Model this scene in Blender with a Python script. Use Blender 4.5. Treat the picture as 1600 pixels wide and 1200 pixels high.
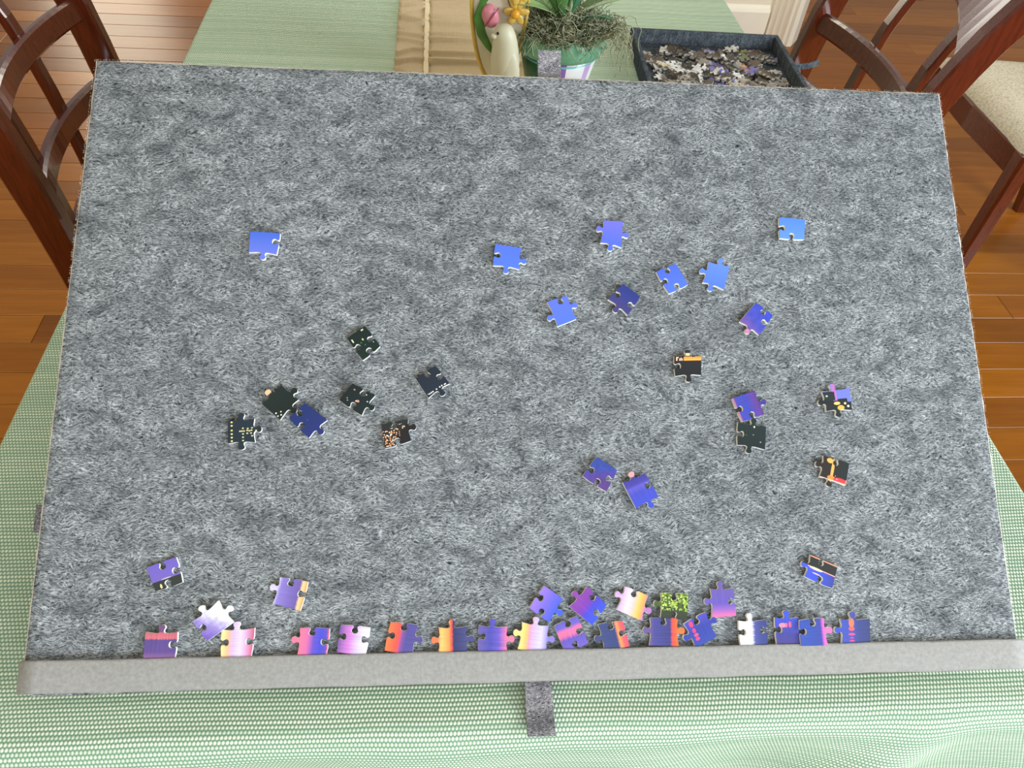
import bpy, bmesh, math, random
from mathutils import Matrix, Vector

for o in list(bpy.data.objects):
    bpy.data.objects.remove(o)
SC = bpy.context.scene
COL = SC.collection
PI = math.pi

# ------------------------------------------------------------ camera, world, lights
cam_data = bpy.data.cameras.new('camera')
cam_data.sensor_width = 36.0
cam_data.sensor_fit = 'HORIZONTAL'
cam_data.lens = 27.0
cam_data.clip_start = 0.02
cam_data.clip_end = 60
cam = bpy.data.objects.new('camera', cam_data)
COL.objects.link(cam)
cam.matrix_world = Matrix((
    (0.99576, 0.00456, -0.09186, 0.0),
    (-0.06486, 0.74301, -0.66613, 0.0),
    (0.06522, 0.66927, 0.74015, 1.30237),
    (0, 0, 0, 1)))
SC.camera = cam

world = bpy.data.worlds.new('world')
SC.world = world
world.use_nodes = True
wbg = world.node_tree.nodes['Background']
wbg.inputs[0].default_value = (1.0, 0.96, 0.90, 1)
wbg.inputs[1].default_value = 0.34


def area_light(name, loc, target, sx, sy, power, color):
    d = bpy.data.lights.new(name, 'AREA')
    d.shape = 'RECTANGLE'
    d.size, d.size_y = sx, sy
    d.energy = power
    d.color = color
    o = bpy.data.objects.new(name, d)
    COL.objects.link(o)
    o.location = loc
    o.rotation_euler = (Vector(target) - Vector(loc)).to_track_quat('-Z', 'Y').to_euler()
    return o


area_light('daylight_window_near', (0.7, -1.8, 1.35), (0.20, 0.3, 0.75), 1.5, 1.2, 66, (0.88, 0.95, 1.0))
area_light('daylight_window_right', (2.5, -0.25, 1.65), (0.45, 0.7, 0.8), 1.4, 1.3, 84, (0.90, 0.97, 1.0))
area_light('added_fill_left', (-2.2, -0.3, 2.0), (-0.1, 0.8, 0.8), 0.9, 0.9, 15, (1.0, 0.80, 0.38))  # added warm fill, yellows the left side of the cloth
area_light('daylight_window_far', (-2.4, 5.9, 1.75), (-2.2, 2.9, 1.6), 0.75, 2.4, 34, (1.0, 0.90, 0.70))
area_light('added_light_far_middle', (-0.35, 5.9, 1.9), (-0.2, 2.9, 1.4), 1.3, 2.2, 60, (1.0, 0.95, 0.86))  # added light for the right chair's crest rail to reflect
area_light('added_fill_overhead', (0.1, 2.5, 2.45), (0.1, 2.2, 0), 1.0, 0.7, 20, (1.0, 0.93, 0.74))  # added overhead fill, brightens the far end of the table

vs = SC.view_settings
vs.view_transform = 'Standard'
vs.look = 'None'
vs.exposure = 0.0
vs.gamma = 1.0
vs.use_curve_mapping = False


# ------------------------------------------------------------ helpers
def lin(c):
    r = []
    for v in c[:3]:
        v = v / 255.0
        r.append(v / 12.92 if v <= 0.04045 else ((v + 0.055) / 1.055) ** 2.4)
    return (r[0], r[1], r[2], 1.0)


class NT:
    """small node-tree writer"""
    def __init__(self, name, rough=0.5, spec=0.5):
        self.m = bpy.data.materials.new(name)
        self.m.use_nodes = True
        self.t = self.m.node_tree
        self.b = self.t.nodes['Principled BSDF']
        self.b.inputs['Roughness'].default_value = rough
        self.b.inputs['Specular IOR Level'].default_value = spec

    def n(self, typ, **kw):
        nd = self.t.nodes.new(typ)
        for k, v in kw.items():
            setattr(nd, k, v)
        return nd

    def l(self, a, b):
        self.t.links.new(a, b)

    def setin(self, sock, v):
        if isinstance(v, bpy.types.NodeSocket):
            self.l(v, sock)
        else:
            sock.default_value = v

    def math(self, op, a, b=None, c=None, clamp=False):
        nd = self.n('ShaderNodeMath', operation=op, use_clamp=clamp)
        self.setin(nd.inputs[0], a)
        if b is not None:
            self.setin(nd.inputs[1], b)
        if c is not None:
            self.setin(nd.inputs[2], c)
        return nd.outputs[0]

    def mix(self, f, a, b, blend='MIX'):
        nd = self.n('ShaderNodeMix', data_type='RGBA', blend_type=blend)
        self.setin(nd.inputs[0], f)
        self.setin(nd.inputs[6], a)
        self.setin(nd.inputs[7], b)
        return nd.outputs[2]

    def mapping(self, vec, scale=(1, 1, 1), rot=(0, 0, 0), loc=(0, 0, 0)):
        nd = self.n('ShaderNodeMapping')
        self.l(vec, nd.inputs[0])
        nd.inputs['Scale'].default_value = scale
        nd.inputs['Rotation'].default_value = rot
        nd.inputs['Location'].default_value = loc
        return nd.outputs[0]

    def noise(self, vec, scale, detail=2, rough=0.5, dist=0.0, out=0):
        nd = self.n('ShaderNodeTexNoise')
        self.l(vec, nd.inputs['Vector'])
        nd.inputs['Scale'].default_value = scale
        nd.inputs['Detail'].default_value = detail
        nd.inputs['Roughness'].default_value = rough
        nd.inputs['Distortion'].default_value = dist
        return nd.outputs[out]

    def ramp(self, f, stops, interp='LINEAR'):
        nd = self.n('ShaderNodeValToRGB')
        nd.color_ramp.interpolation = interp
        els = nd.color_ramp.elements
        while len(els) < len(stops):
            els.new(0.5)
        for e, (p, c) in zip(els, stops):
            e.position = p
            e.color = c
        self.l(f, nd.inputs[0])
        return nd.outputs[0]

    def coord(self, which='Object'):
        return self.n('ShaderNodeTexCoord').outputs[which]

    def bump(self, h, strength, dist):
        nd = self.n('ShaderNodeBump')
        nd.inputs['Strength'].default_value = strength
        nd.inputs['Distance'].default_value = dist
        self.l(h, nd.inputs['Height'])
        self.l(nd.outputs[0], self.b.inputs['Normal'])

    def color(self, v):
        self.setin(self.b.inputs['Base Color'], v)


def plain(name, rgb, rough=0.5, spec=0.5, var=0.12, scale=60, stretch=(1, 1, 1), coat=0.0, bump=0.0):
    t = NT(name, rough, spec)
    c = t.coord()
    f = t.noise(t.mapping(c, stretch), scale, 3)
    a = lin([v * (1 - var) for v in rgb])
    b = lin([min(255, v * (1 + var)) for v in rgb])
    t.color(t.mix(f, a, b))
    if coat:
        t.b.inputs['Coat Weight'].default_value = coat
        t.b.inputs['Coat Roughness'].default_value = 0.12
    if bump:
        t.bump(f, bump, 0.001)
    return t.m


def link_mesh(name, verts, faces, mats, parent=None, smooth=False, mat_idx=None, uvs=None):
    me = bpy.data.meshes.new(name)
    me.from_pydata([tuple(v) for v in verts], [], faces)
    if not isinstance(mats, (list, tuple)):
        mats = [mats]
    for m in mats:
        me.materials.append(m)
    if mat_idx:
        for p, i in zip(me.polygons, mat_idx):
            p.material_index = i
    if smooth:
        for p in me.polygons:
            p.use_smooth = True
    if uvs:
        uvl = me.uv_layers.new(name='UVMap')
        for lp in me.loops:
            uvl.data[lp.index].uv = uvs[lp.vertex_index]
    me.update()
    o = bpy.data.objects.new(name, me)
    COL.objects.link(o)
    if parent:
        o.parent = parent
    return o


def bm_obj(name, bm, mats, parent=None, smooth=False):
    me = bpy.data.meshes.new(name)
    bmesh.ops.recalc_face_normals(bm, faces=bm.faces)
    bm.to_mesh(me)
    bm.free()
    if not isinstance(mats, (list, tuple)):
        mats = [mats]
    for m in mats:
        me.materials.append(m)
    if smooth:
        for p in me.polygons:
            p.use_smooth = True
    o = bpy.data.objects.new(name, me)
    COL.objects.link(o)
    if parent:
        o.parent = parent
    return o


def empty(name, loc=(0, 0, 0), rz=0.0):
    o = bpy.data.objects.new(name, None)
    o.empty_display_size = 0.05
    COL.objects.link(o)
    o.location = loc
    o.rotation_euler = (0, 0, rz)
    return o


def tag(o, label=None, cat=None, group=None, kind=None):
    if label:
        o['label'] = label
    if cat:
        o['category'] = cat
    if group:
        o['group'] = group
    if kind:
        o['kind'] = kind
    return o


def add_box(bm, x0, x1, y0, y1, z0, z1, bevel=0.0):
    r = bmesh.ops.create_cube(bm, size=1.0)
    vsx = r['verts']
    for v in vsx:
        v.co = Vector((x0 + (v.co.x + 0.5) * (x1 - x0), y0 + (v.co.y + 0.5) * (y1 - y0), z0 + (v.co.z + 0.5) * (z1 - z0)))
    if bevel:
        eds = list({e for v in vsx for e in v.link_edges})
        bmesh.ops.bevel(bm, geom=eds, offset=bevel, segments=2, profile=0.5, affect='EDGES')


def box_obj(name, b, mats, parent=None, bevel=0.0):
    bm = bmesh.new()
    add_box(bm, *b, bevel=bevel)
    return bm_obj(name, bm, mats, parent)


def sweep(bm, path, sections):
    """path of centres with per-point list of offset vectors (a ring)"""
    rings = []
    for c, ring in zip(path, sections):
        rings.append([bm.verts.new(Vector(c) + Vector(r)) for r in ring])
    n = len(rings[0])
    for a, b in zip(rings, rings[1:]):
        for i in range(n):
            bm.faces.new((a[i], a[(i + 1) % n], b[(i + 1) % n], b[i]))
    bm.faces.new(rings[0][::-1])
    bm.faces.new(rings[-1])


def rect_ring(ax, ay, hw, hh, ch=0.15):
    """chamfered rectangle ring in the plane of ax, ay"""
    ax, ay = Vector(ax).normalized(), Vector(ay).normalized()
    c = min(hw, hh) * ch * 2
    pts = [(-hw + c, -hh), (hw - c, -hh), (hw, -hh + c), (hw, hh - c), (hw - c, hh), (-hw + c, hh), (-hw, hh - c), (-hw, -hh + c)]
    return [ax * x + ay * y for x, y in pts]


def tube_data(V, F, pts, rad, sides=4):
    """append a tube along pts to V, F; rad number or function of 0..1"""
    base = len(V)
    n = len(pts)
    for i, p in enumerate(pts):
        p = Vector(p)
        a = Vector(pts[max(i - 1, 0)])
        b = Vector(pts[min(i + 1, n - 1)])
        d = (b - a)
        if d.length < 1e-9:
            d = Vector((0, 0, 1))
        d.normalize()
        u = d.orthogonal().normalized()
        w = d.cross(u)
        r = rad(i / (n - 1)) if callable(rad) else rad
        for k in range(sides):
            t = 2 * PI * k / sides
            V.append(p + u * (r * math.cos(t)) + w * (r * math.sin(t)))
    for i in range(n - 1):
        for k in range(sides):
            a = base + i * sides + k
            b = base + i * sides + (k + 1) % sides
            F.append((a, b, b + sides, a + sides))
    F.append(tuple(base + k for k in range(sides))[::-1])
    F.append(tuple(base + (n - 1) * sides + k for k in range(sides)))


def lathe(prof, seg=48, close=False):
    V, F = [], []
    for r, z in prof:
        for k in range(seg):
            t = 2 * PI * k / seg
            V.append((r * math.cos(t), r * math.sin(t), z))
    for i in range(len(prof) - 1):
        for k in range(seg):
            a = i * seg + k
            b = i * seg + (k + 1) % seg
            F.append((a, b, b + seg, a + seg))
    return V, F


# ------------------------------------------------------------ materials
def wood_dark():
    t = NT('cherry_wood', 0.22, 0.5)
    c = t.coord()
    f = t.noise(t.mapping(c, (14, 14, 1.6)), 14, 4, 0.6, 0.6)
    t.color(t.mix(f, lin((34, 11, 5)), lin((110, 42, 17))))
    t.b.inputs['Coat Weight'].default_value = 0.6
    t.b.inputs['Coat Roughness'].default_value = 0.08
    t.bump(f, 0.05, 0.0005)
    return t.m


def plank_mat(name, a, b):
    t = NT(name, 0.27, 0.28)
    c = t.coord()
    g = t.noise(t.mapping(c, (1.2, 26, 1)), 3.0, 5, 0.65, 1.2)
    k = t.noise(t.mapping(c, (0.8, 6, 1)), 2.0, 3, 0.6, 0.8)
    col = t.mix(g, lin(a), lin(b))
    col2 = t.mix(t.math('MULTIPLY', k, 0.6), col, lin([v * 0.55 for v in a]))
    t.color(col2)
    t.bump(g, 0.06, 0.001)
    return t.m


def felt_mat(name, dark, light, gain=1.0, fine=1.0):
    t = NT(name, 1.0, 0.0)
    c = t.coord()
    # slow bending of the fibre direction
    wv = t.n('ShaderNodeVectorMath', operation='SCALE')
    t.l(t.noise(c, 45 * fine, 3, 0.55, 0, 1), wv.inputs[0])
    wv.inputs['Scale'].default_value = 0.016 / fine
    wc = t.n('ShaderNodeVectorMath', operation='ADD')
    t.l(c, wc.inputs[0])
    t.l(wv.outputs[0], wc.inputs[1])
    w = wc.outputs[0]
    acc = None
    for rot, sx, sy, k in ((-0.25, 260, 1150, 1.0), (-0.85, 300, 1200, 1.0), (0.45, 320, 1100, 0.9)):
        m = t.mapping(w, (sx * fine, sy * fine, 1), (0, 0, rot), (rot * 3, 0, 0))
        nz = t.noise(m, 1.0, 1.5, 0.55)
        nz = t.math('MULTIPLY', t.math('MULTIPLY_ADD', nz, 3.4, -1.38, clamp=True), k)
        acc = nz if acc is None else t.math('MAXIMUM', acc, nz)
    cl = t.noise(t.mapping(c, (1.0, 1.6, 1), (0, 0, -0.25)), 48 * fine, 5, 0.62, 0.7)
    cl = t.math('MULTIPLY_ADD', cl, 2.4, -0.72, clamp=True)
    cl2 = t.noise(c, 9, 3, 0.5)
    f = t.math('MULTIPLY', t.math('POWER', acc, 1.45), t.math('MULTIPLY_ADD', cl, 0.66, 0.28))
    f = t.math('MULTIPLY', f, t.math('MULTIPLY_ADD', cl2, 0.7, 0.65))
    # single pale hairs curling over the rest
    for q, sc_ in ((0.0, 300), (5.0, 380)):
        hn = t.noise(t.mapping(w, (fine, fine * 1.5, 1), (0, 0, q), (q, q, 0)), sc_, 0, 0.5, 0.3)
        hair = t.math('SUBTRACT', 1.0, t.math('MULTIPLY', t.math('ABSOLUTE', t.math('SUBTRACT', hn, 0.52)), 15.0), clamp=True)
        f = t.math('ADD', f, t.math('MULTIPLY', hair, t.math('MULTIPLY_ADD', cl, 0.26, 0.09)), clamp=True)
    f = t.math('MULTIPLY', f, gain, clamp=True)
    gr = t.noise(c, 1500 * fine, 1, 0.5)
    base = t.mix(gr, lin([v * 0.7 for v in dark]), lin([v * 1.35 for v in dark]))
    t.color(t.mix(f, base, lin(light)))
    t.bump(acc, 0.35, 0.0005)
    return t.m


def weave_mat():
    t = NT('green_woven_cloth', 0.85, 0.15)
    uv = t.coord('UV')
    wv = t.n('ShaderNodeVectorMath', operation='SCALE')
    t.l(t.noise(uv, 9, 2, 0.5, 0, 1), wv.inputs[0])
    wv.inputs['Scale'].default_value = 0.004
    wc = t.n('ShaderNodeVectorMath', operation='ADD')
    t.l(uv, wc.inputs[0])
    t.l(wv.outputs[0], wc.inputs[1])
    sp = t.n('ShaderNodeSeparateXYZ')
    t.l(wc.outputs[0], sp.inputs[0])
    px, py = 0.0027, 0.0032
    v = t.math('DIVIDE', sp.outputs[1], py)
    row = t.math('FLOOR', v)
    fv = t.math('SUBTRACT', v, row)
    rr = t.n('ShaderNodeTexWhiteNoise', noise_dimensions='1D')
    t.l(row, rr.inputs['W'])
    u = t.math('ADD', t.math('DIVIDE', sp.outputs[0], px), t.math('MULTIPLY', t.math('MODULO', row, 2.0), 0.5))
    fu = t.math('SUBTRACT', u, t.math('FLOOR', u))
    du = t.math('MULTIPLY', t.math('ABSOLUTE', t.math('SUBTRACT', fu, 0.5)), 2.0)
    dv = t.math('MULTIPLY', t.math('ABSOLUTE', t.math('SUBTRACT', fv, 0.5)), 2.0)
    # the raised bead of each stitch
    d = t.math('SQRT', t.math('ADD', t.math('POWER', t.math('MULTIPLY', du, 0.95), 2.0), t.math('POWER', t.math('MULTIPLY', dv, 1.0), 2.0)))
    bead = t.math('SUBTRACT', 1.12, d, clamp=True)
    bead = t.math('MULTIPLY', bead, t.math('MULTIPLY_ADD', rr.outputs[0], 0.45, 0.8), clamp=True)
    nz = t.noise(t.mapping(uv, (60, 900, 1)), 1.0, 2)
    bead2 = t.math('MULTIPLY', bead, t.math('MULTIPLY_ADD', nz, 0.7, 0.65), clamp=True)
    ramp = t.ramp(bead2, [(0.0, lin((104, 136, 114))), (0.3, lin((156, 181, 156))), (0.7, lin((206, 219, 193))), (1.0, lin((232, 238, 216)))])
    t.color(ramp)
    t.bump(bead, 0.55, 0.0012)
    return t.m


def linen_mat(name, a, b):
    t = NT(name, 0.8, 0.15)
    c = t.coord()
    f1 = t.noise(t.mapping(c, (80, 1200, 80)), 1.0, 2)
    f2 = t.noise(t.mapping(c, (1200, 80, 80)), 1.0, 2)
    f = t.math('MULTIPLY', t.math('ADD', f1, f2), 0.5)
    t.color(t.mix(f, lin(a), lin(b)))
    t.bump(f, 0.3, 0.0006)
    return t.m


def strip_mat():
    t = NT('grey_coated_fabric', 0.6, 0.3)
    c = t.coord()
    m = t.mapping(c, (1, 1, 1), (0, 0, 0.785))
    sp = t.n('ShaderNodeSeparateXYZ')
    t.l(m, sp.inputs[0])
    a = t.math('SINE', t.math('MULTIPLY_ADD', sp.outputs[0], 5600, t.math('MULTIPLY', t.noise(c, 160, 1), 5)))
    b = t.math('SINE', t.math('MULTIPLY_ADD', sp.outputs[1], 5600, t.math('MULTIPLY', t.noise(c, 130, 1), 5)))
    h = t.math('MULTIPLY_ADD', t.math('MULTIPLY', a, b), 0.5, 0.5)
    nz = t.noise(c, 420, 2)
    h = t.math('ADD', t.math('MULTIPLY', h, 0.6), t.math('MULTIPLY', nz, 0.4))
    t.color(t.mix(h, lin((84, 82, 79)), lin((188, 186, 181))))
    t.bump(h, 0.5, 0.0005)
    return t.m


M_WOOD = wood_dark()
M_FELT = felt_mat('grey_felt', (38, 43, 47), (206, 211, 214), 0.84)
M_FELT_TRAY = felt_mat('dark_felt', (40, 46, 52), (120, 126, 132), 0.8)
M_TAB = felt_mat('hook_loop_tape', (30, 32, 40), (200, 196, 200), 0.95, 1.5)
M_STRIP = strip_mat()
M_CLOTH = weave_mat()
M_EDGE = plain('cut_board_edge', (206, 198, 184), 0.9, 0.1, 0.15, 300)
M_CARD = plain('grey_cardboard_cut_edge', (240, 238, 232), 0.9, 0.1, 0.06, 400)
M_CREAM = plain('cream_paint', (244, 236, 218), 0.45, 0.4, 0.02, 8)
M_CREAM2 = plain('cream_wall_paint', (238, 228, 206), 0.6, 0.3, 0.02, 8)
M_LINEN = linen_mat('beige_linen', (168, 148, 118), (214, 194, 160))
M_LINEN2 = linen_mat('pale_linen_seam', (206, 190, 156), (236, 222, 190))

# ------------------------------------------------------------ floor
floor_root = tag(empty('floor'), 'reddish brown bamboo plank floor under the table', None, None, 'structure')
PL = [plank_mat('bamboo_plank', a, b) for a, b in (
    ((134, 76, 12), (188, 114, 26)), ((122, 68, 10), (174, 104, 22)), ((148, 86, 16), (200, 124, 32)),
    ((112, 62, 10), (162, 94, 20)), ((138, 78, 14), (182, 106, 26)))]
box_obj('subfloor', (-6, 6, -3, 7.5, -0.04, -0.0125), plain('subfloor_board', (40, 26, 14), 0.9), floor_root)
rnd = random.Random(5)
PW = 0.092


def plank_mesh(L, W, mat):
    bm = bmesh.new()
    x, y, c = L / 2 - 0.0006, W / 2 - 0.0006, 0.0012
    lo = [bm.verts.new((sx * x, sy * y, -0.012)) for sx, sy in ((-1, -1), (1, -1), (1, 1), (-1, 1))]
    mi = [bm.verts.new((sx * x, sy * y, -c)) for sx, sy in ((-1, -1), (1, -1), (1, 1), (-1, 1))]
    hi = [bm.verts.new((sx * (x - c), sy * (y - c), 0)) for sx, sy in ((-1, -1), (1, -1), (1, 1), (-1, 1))]
    for a, b in ((lo, mi), (mi, hi)):
        for i in range(4):
            bm.faces.new((a[i], a[(i + 1) % 4], b[(i + 1) % 4], b[i]))
    bm.faces.new(hi)
    me = bpy.data.meshes.new('plank')
    bm.to_mesh(me)
    bm.free()
    me.materials.append(mat)
    return me


far_V, far_F = [], []
PLM = {}
nplank = 0
y = -0.35
row = 0
while y < 6.9:
    x = -5.0 + rnd.uniform(0, 1.2)
    while x < 5.0:
        L = rnd.choice((0.9, 1.2, 1.5))
        cx, cy = x + L / 2, y + PW / 2
        k = (L, rnd.randrange(len(PL)))
        # planks whose length crosses the part of the floor the photograph shows
        seen = (0.2 < cy < 4.1) and ((-2.9 < x + L and x < -0.15) or (0.6 < x + L and x < 4.0))
        if seen and nplank < 296:
            if k not in PLM:
                PLM[k] = plank_mesh(L, PW, PL[k[1]])
            o = bpy.data.objects.new('plank', PLM[k])
            COL.objects.link(o)
            o.parent = floor_root
            o.location = (cx, cy, rnd.uniform(-0.0004, 0.0))
            nplank += 1
        else:
            b = len(far_V)
            g = 0.0008
            X0, X1, Y0, Y1 = x + g, x + L - g, y + g, y + PW - g
            far_V += [(X0, Y0, 0), (X1, Y0, 0), (X1, Y1, 0), (X0, Y1, 0), (X0, Y0, -.012), (X1, Y0, -.012), (X1, Y1, -.012), (X0, Y1, -.012)]
            far_F += [(b, b + 1, b + 2, b + 3), (b, b + 4, b + 5, b + 1), (b + 1, b + 5, b + 6, b + 2), (b + 2, b + 6, b + 7, b + 3), (b + 3, b + 7, b + 4, b)]
        x += L
    y += PW
    row += 1
tag(link_mesh('outer_planks', far_V, far_F, PL[0], floor_root), kind='stuff')

# ------------------------------------------------------------ walls, trim
wb = tag(empty('wall_back'), 'cream painted wall beyond the far right of the table', None, None, 'structure')
box_obj('wall_panel', (0.55, 1.335, 3.10, 3.24, 0, 2.6), M_CREAM2, wb)
bm = bmesh.new()
prof = [(3.10, 0.0), (3.084, 0.0), (3.084, 0.088), (3.088, 0.098), (3.095, 0.102), (3.10, 0.112)]
a = [bm.verts.new((0.55, p, q)) for p, q in prof]
b = [bm.verts.new((1.318, p, q)) for p, q in prof]
for i in range(len(prof) - 1):
    bm.faces.new((a[i], a[i + 1], b[i + 1], b[i]))
bm.faces.new(a)
bm.faces.new(b[::-1])
tag(bm_obj('baseboard_back', bm, M_CREAM), None, None, None, 'structure')

# fluted corner casing of the opening
tr = tag(empty('trim_1'), 'cream fluted casing at the wall end', None, None, 'structure')
foot = [(1.326, 3.094), (1.384, 2.985), (1.402, 2.985), (1.450, 3.053), (1.450, 3.24), (1.326, 3.24)]
bm = bmesh.new()
lo = [bm.verts.new((p, q, 0)) for p, q in foot]
hi = [bm.verts.new((p, q, 2.6)) for p, q in foot]
for i in range(6):
    bm.faces.new((lo[i], lo[(i + 1) % 6], hi[(i + 1) % 6], hi[i]))
bm.faces.new(hi)
bm_obj('casing_body', bm, M_CREAM, tr)
A, B = Vector((1.326, 3.094, 0)), Vector((1.384, 2.985, 0))
dd = (B - A).normalized()
nn = Vector((dd.y, -dd.x, 0))
if nn.x > 0:
    nn = -nn
for f0, f1 in ((0.02, 0.16), (0.24, 0.40), (0.48, 0.64), (0.72, 0.88)):
    bm = bmesh.new()
    pts = []
    L = (B - A).length
    for k in range(7):
        tt = k / 6
        p = A + dd * (L * (f0 + (f1 - f0) * tt)) + nn * (0.006 * math.sin(PI * tt))
        pts.append(p)
    a = [bm.verts.new(p) for p in pts]
    b = [bm.verts.new(p + Vector((0, 0, 2.6))) for p in pts]
    for i in range(6):
        bm.faces.new((a[i], a[i + 1], b[i + 1], b[i]))
    bm_obj('reed', bm, M_CREAM, tr, True)

# ------------------------------------------------------------ dining table and cloth
TX0, TX1, TY0, TY1, TZ = -0.3812, 0.5307, 0.166, 2.02, 0.75
tab = tag(empty('dining_table', (0, 0, 0)), 'wooden dining table hidden under the green cloth', 'table')
box_obj('tabletop', (TX0 + 0.006, TX1 - 0.006, TY0 + 0.008, TY1 - 0.008, TZ - 0.032, TZ - 0.003), M_WOOD, tab, 0.004)
for lx in (TX0 + 0.09, TX1 - 0.09):
    for ly in (TY0 + 0.10, TY1 - 0.10):
        bm = bmesh.new()
        sweep(bm, [(lx, ly, 0), (lx, ly, 0.5), (lx, ly, TZ - 0.033)],
              [rect_ring((1, 0, 0), (0, 1, 0), r, r) for r in (0.022, 0.032, 0.036)])
        bm_obj('leg', bm, M_WOOD, tab)


def cloth_mesh():
    DROP = 0.26
    W, L = TX1 - TX0, TY1 - TY0
    R = 0.007
    RF = 0.020

    def prof(s, size, r0, r1):
        """arc length s (0 at the low edge of the top) -> coordinate along, drop"""
        def over(e, r):
            q = PI * r / 2
            if e <= 0:
                return e, 0.0
            if e < q:
                a = e / r
                return r * math.sin(a), r * (1 - math.cos(a))
            return r, r + (e - q)
        if s < r0:
            h, d = over(r0 - s, r0)
            return r0 - h, d
        if s > size - r1:
            h, d = over(s - (size - r1), r1)
            return size - r1 + h, d
        return s, 0.0
    ss = []
    s = -DROP
    while s < W + DROP:
        ss.append(s)
        near = min(abs(s - 0.0), abs(s - W))
        s += 0.0025 if near < 0.015 else 0.0075
    ts = []
    t = -DROP
    while t < L + DROP:
        ts.append(t)
        t += 0.0035 if -0.03 < t < 0.04 else (0.006 if t < 0.3 else 0.012)
    V, UV, F = [], [], []
    for t in ts:
        for s in ss:
            x, dx = prof(s, W, R, R)
            y, dy = prof(t, L, RF, R)
            z = TZ - dx - dy
            X, Y = TX0 + x, TY0 + y
            u, v = s, t
            # soft folds of the hanging front and side drops
            if dy > 0 and t < 0.1:
                k = min(1, dy / 0.09)
                Y -= k * (0.004 + 0.006 * math.sin(X * 17 + 0.8) + 0.005 * math.sin(X * 37 + 2.2) )
                Y -= 0.02 * k * math.exp(-((X - 0.36 + dy * 0.5) / 0.03) ** 2)
            if dx > 0:
                k = min(1, dx / 0.12)
                g = k * (0.010 * math.sin(Y * 15) - 0.014)
                X += g if s > W / 2 else -g
            if dx == 0 and dy == 0:
                z += 0.0006 * math.sin(X * 40 + Y * 13) * math.sin(Y * 23 + 1.1)
                # creases left from folding
                z += 0.0012 * math.exp(-((Y - 1.34 + 0.04 * X) / 0.006) ** 2)
                z += 0.0010 * math.exp(-((X + 0.30 - 0.5 * (Y - 1.3)) / 0.006) ** 2) * math.exp(-((Y - 1.3) / 0.06) ** 2)
            # the weave is pulled out of line near the front edge
            if t < 0.12:
                v += 0.006 * math.sin((X - 0.05) * 4.0) * math.exp(-((t - 0.01) / 0.06) ** 2)
            V.append((X, Y, z))
            UV.append((u, v))
    n = len(ss)
    for j in range(len(ts) - 1):
        for i in range(n - 1):
            # the four corner squares hang as one fold: keep them
            a = j * n + i
            F.append((a, a + 1, a + n + 1, a + n))
    return link_mesh('tablecloth', V, F, M_CLOTH, None, True, None, UV)


tag(cloth_mesh(), 'pale green woven tablecloth covering the whole dining table', 'tablecloth')

# ------------------------------------------------------------ beige table runner
run = tag(empty('table_runner', (0, 0, TZ + 0.003)), 'beige table runner with gathered pleats behind the grey board', 'runner')


def runner_part(name, x0, x1, amp, spacing, seed, mat, nx=14, y0=0.66, y1=1.98):
    r = random.Random(seed)
    folds = []
    yy = y0
    while yy < y1:
        folds.append((yy, r.uniform(0.6, 1.2), r.uniform(-0.012, 0.012), r.uniform(0.3, 1.0)))
        yy += spacing * r.uniform(0.75, 1.35)
    V, F = [], []
    ny = int((y1 - y0) / 0.0028)
    for side in (0, 1):
        for j in range(ny + 1):
            Y = y0 + (y1 - y0) * j / ny
            for i in range(nx + 1):
                q = i / nx
                z = 0.0
                env = 0.35 + 0.65 * math.sin(PI * q)
                for fy, fa, sl, ph in folds:
                    d = Y - fy - sl * math.cos(PI * q * ph + ph)
                    if abs(d) < 0.03:
                        z += fa * amp * math.exp(-(d / 0.0042) ** 2) * (1.25 - 0.5 * env)
                z += 0.35 * amp * env
                V.append((x0 + (x1 - x0) * q, Y, z if side == 0 else -0.0012))
    n = nx + 1
    off = (ny + 1) * n
    for j in range(ny):
        for i in range(nx):
            a = j * n + i
            F.append((a, a + 1, a + n + 1, a + n))
    for j in range(ny):
        a = j * n
        F.append((a + off, a, a + n, a + n + off))
        a = j * n + nx
        F.append((a, a + off, a + n + off, a + n))
    o = link_mesh(name, V, F, mat, run, True)
    return o


runner_part('pleated_border', -0.068, -0.0235, 0.0085, 0.030, 3, M_LINEN, 8)
box_obj('seam_tape', (-0.0245, -0.0165, 0.66, 1.98, -0.001, 0.0052), M_LINEN2, run, 0.0008)
runner_part('gathered_panel', -0.0175, 0.165, 0.0090, 0.034, 8, M_LINEN, 24)
box_obj('seam_tape', (0.164, 0.172, 0.66, 1.98, -0.001, 0.0052), M_LINEN2, run, 0.0008)
runner_part('pleated_border', 0.171, 0.216, 0.0085, 0.030, 13, M_LINEN, 8)

# ------------------------------------------------------------ the tilted puzzle board
BX = Vector((0.9998933, -0.0146059, 0.0))
BN = Vector((-0.00723, -0.494954, 0.868886))
BY = BN.cross(BX)
BO = Vector((-0.275689, 0.206113, 0.772))
BM = Matrix(((BX.x, BY.x, BN.x, BO.x), (BX.y, BY.y, BN.y, BO.y), (BX.z, BY.z, BN.z, BO.z), (0, 0, 0, 1)))
board = empty('puzzle_board')
board.matrix_world = BM
tag(board, 'large grey felt puzzle board tilted on the green tablecloth', 'puzzle board')
BW, BH, BT = 0.699, 0.4695, 0.007


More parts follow.
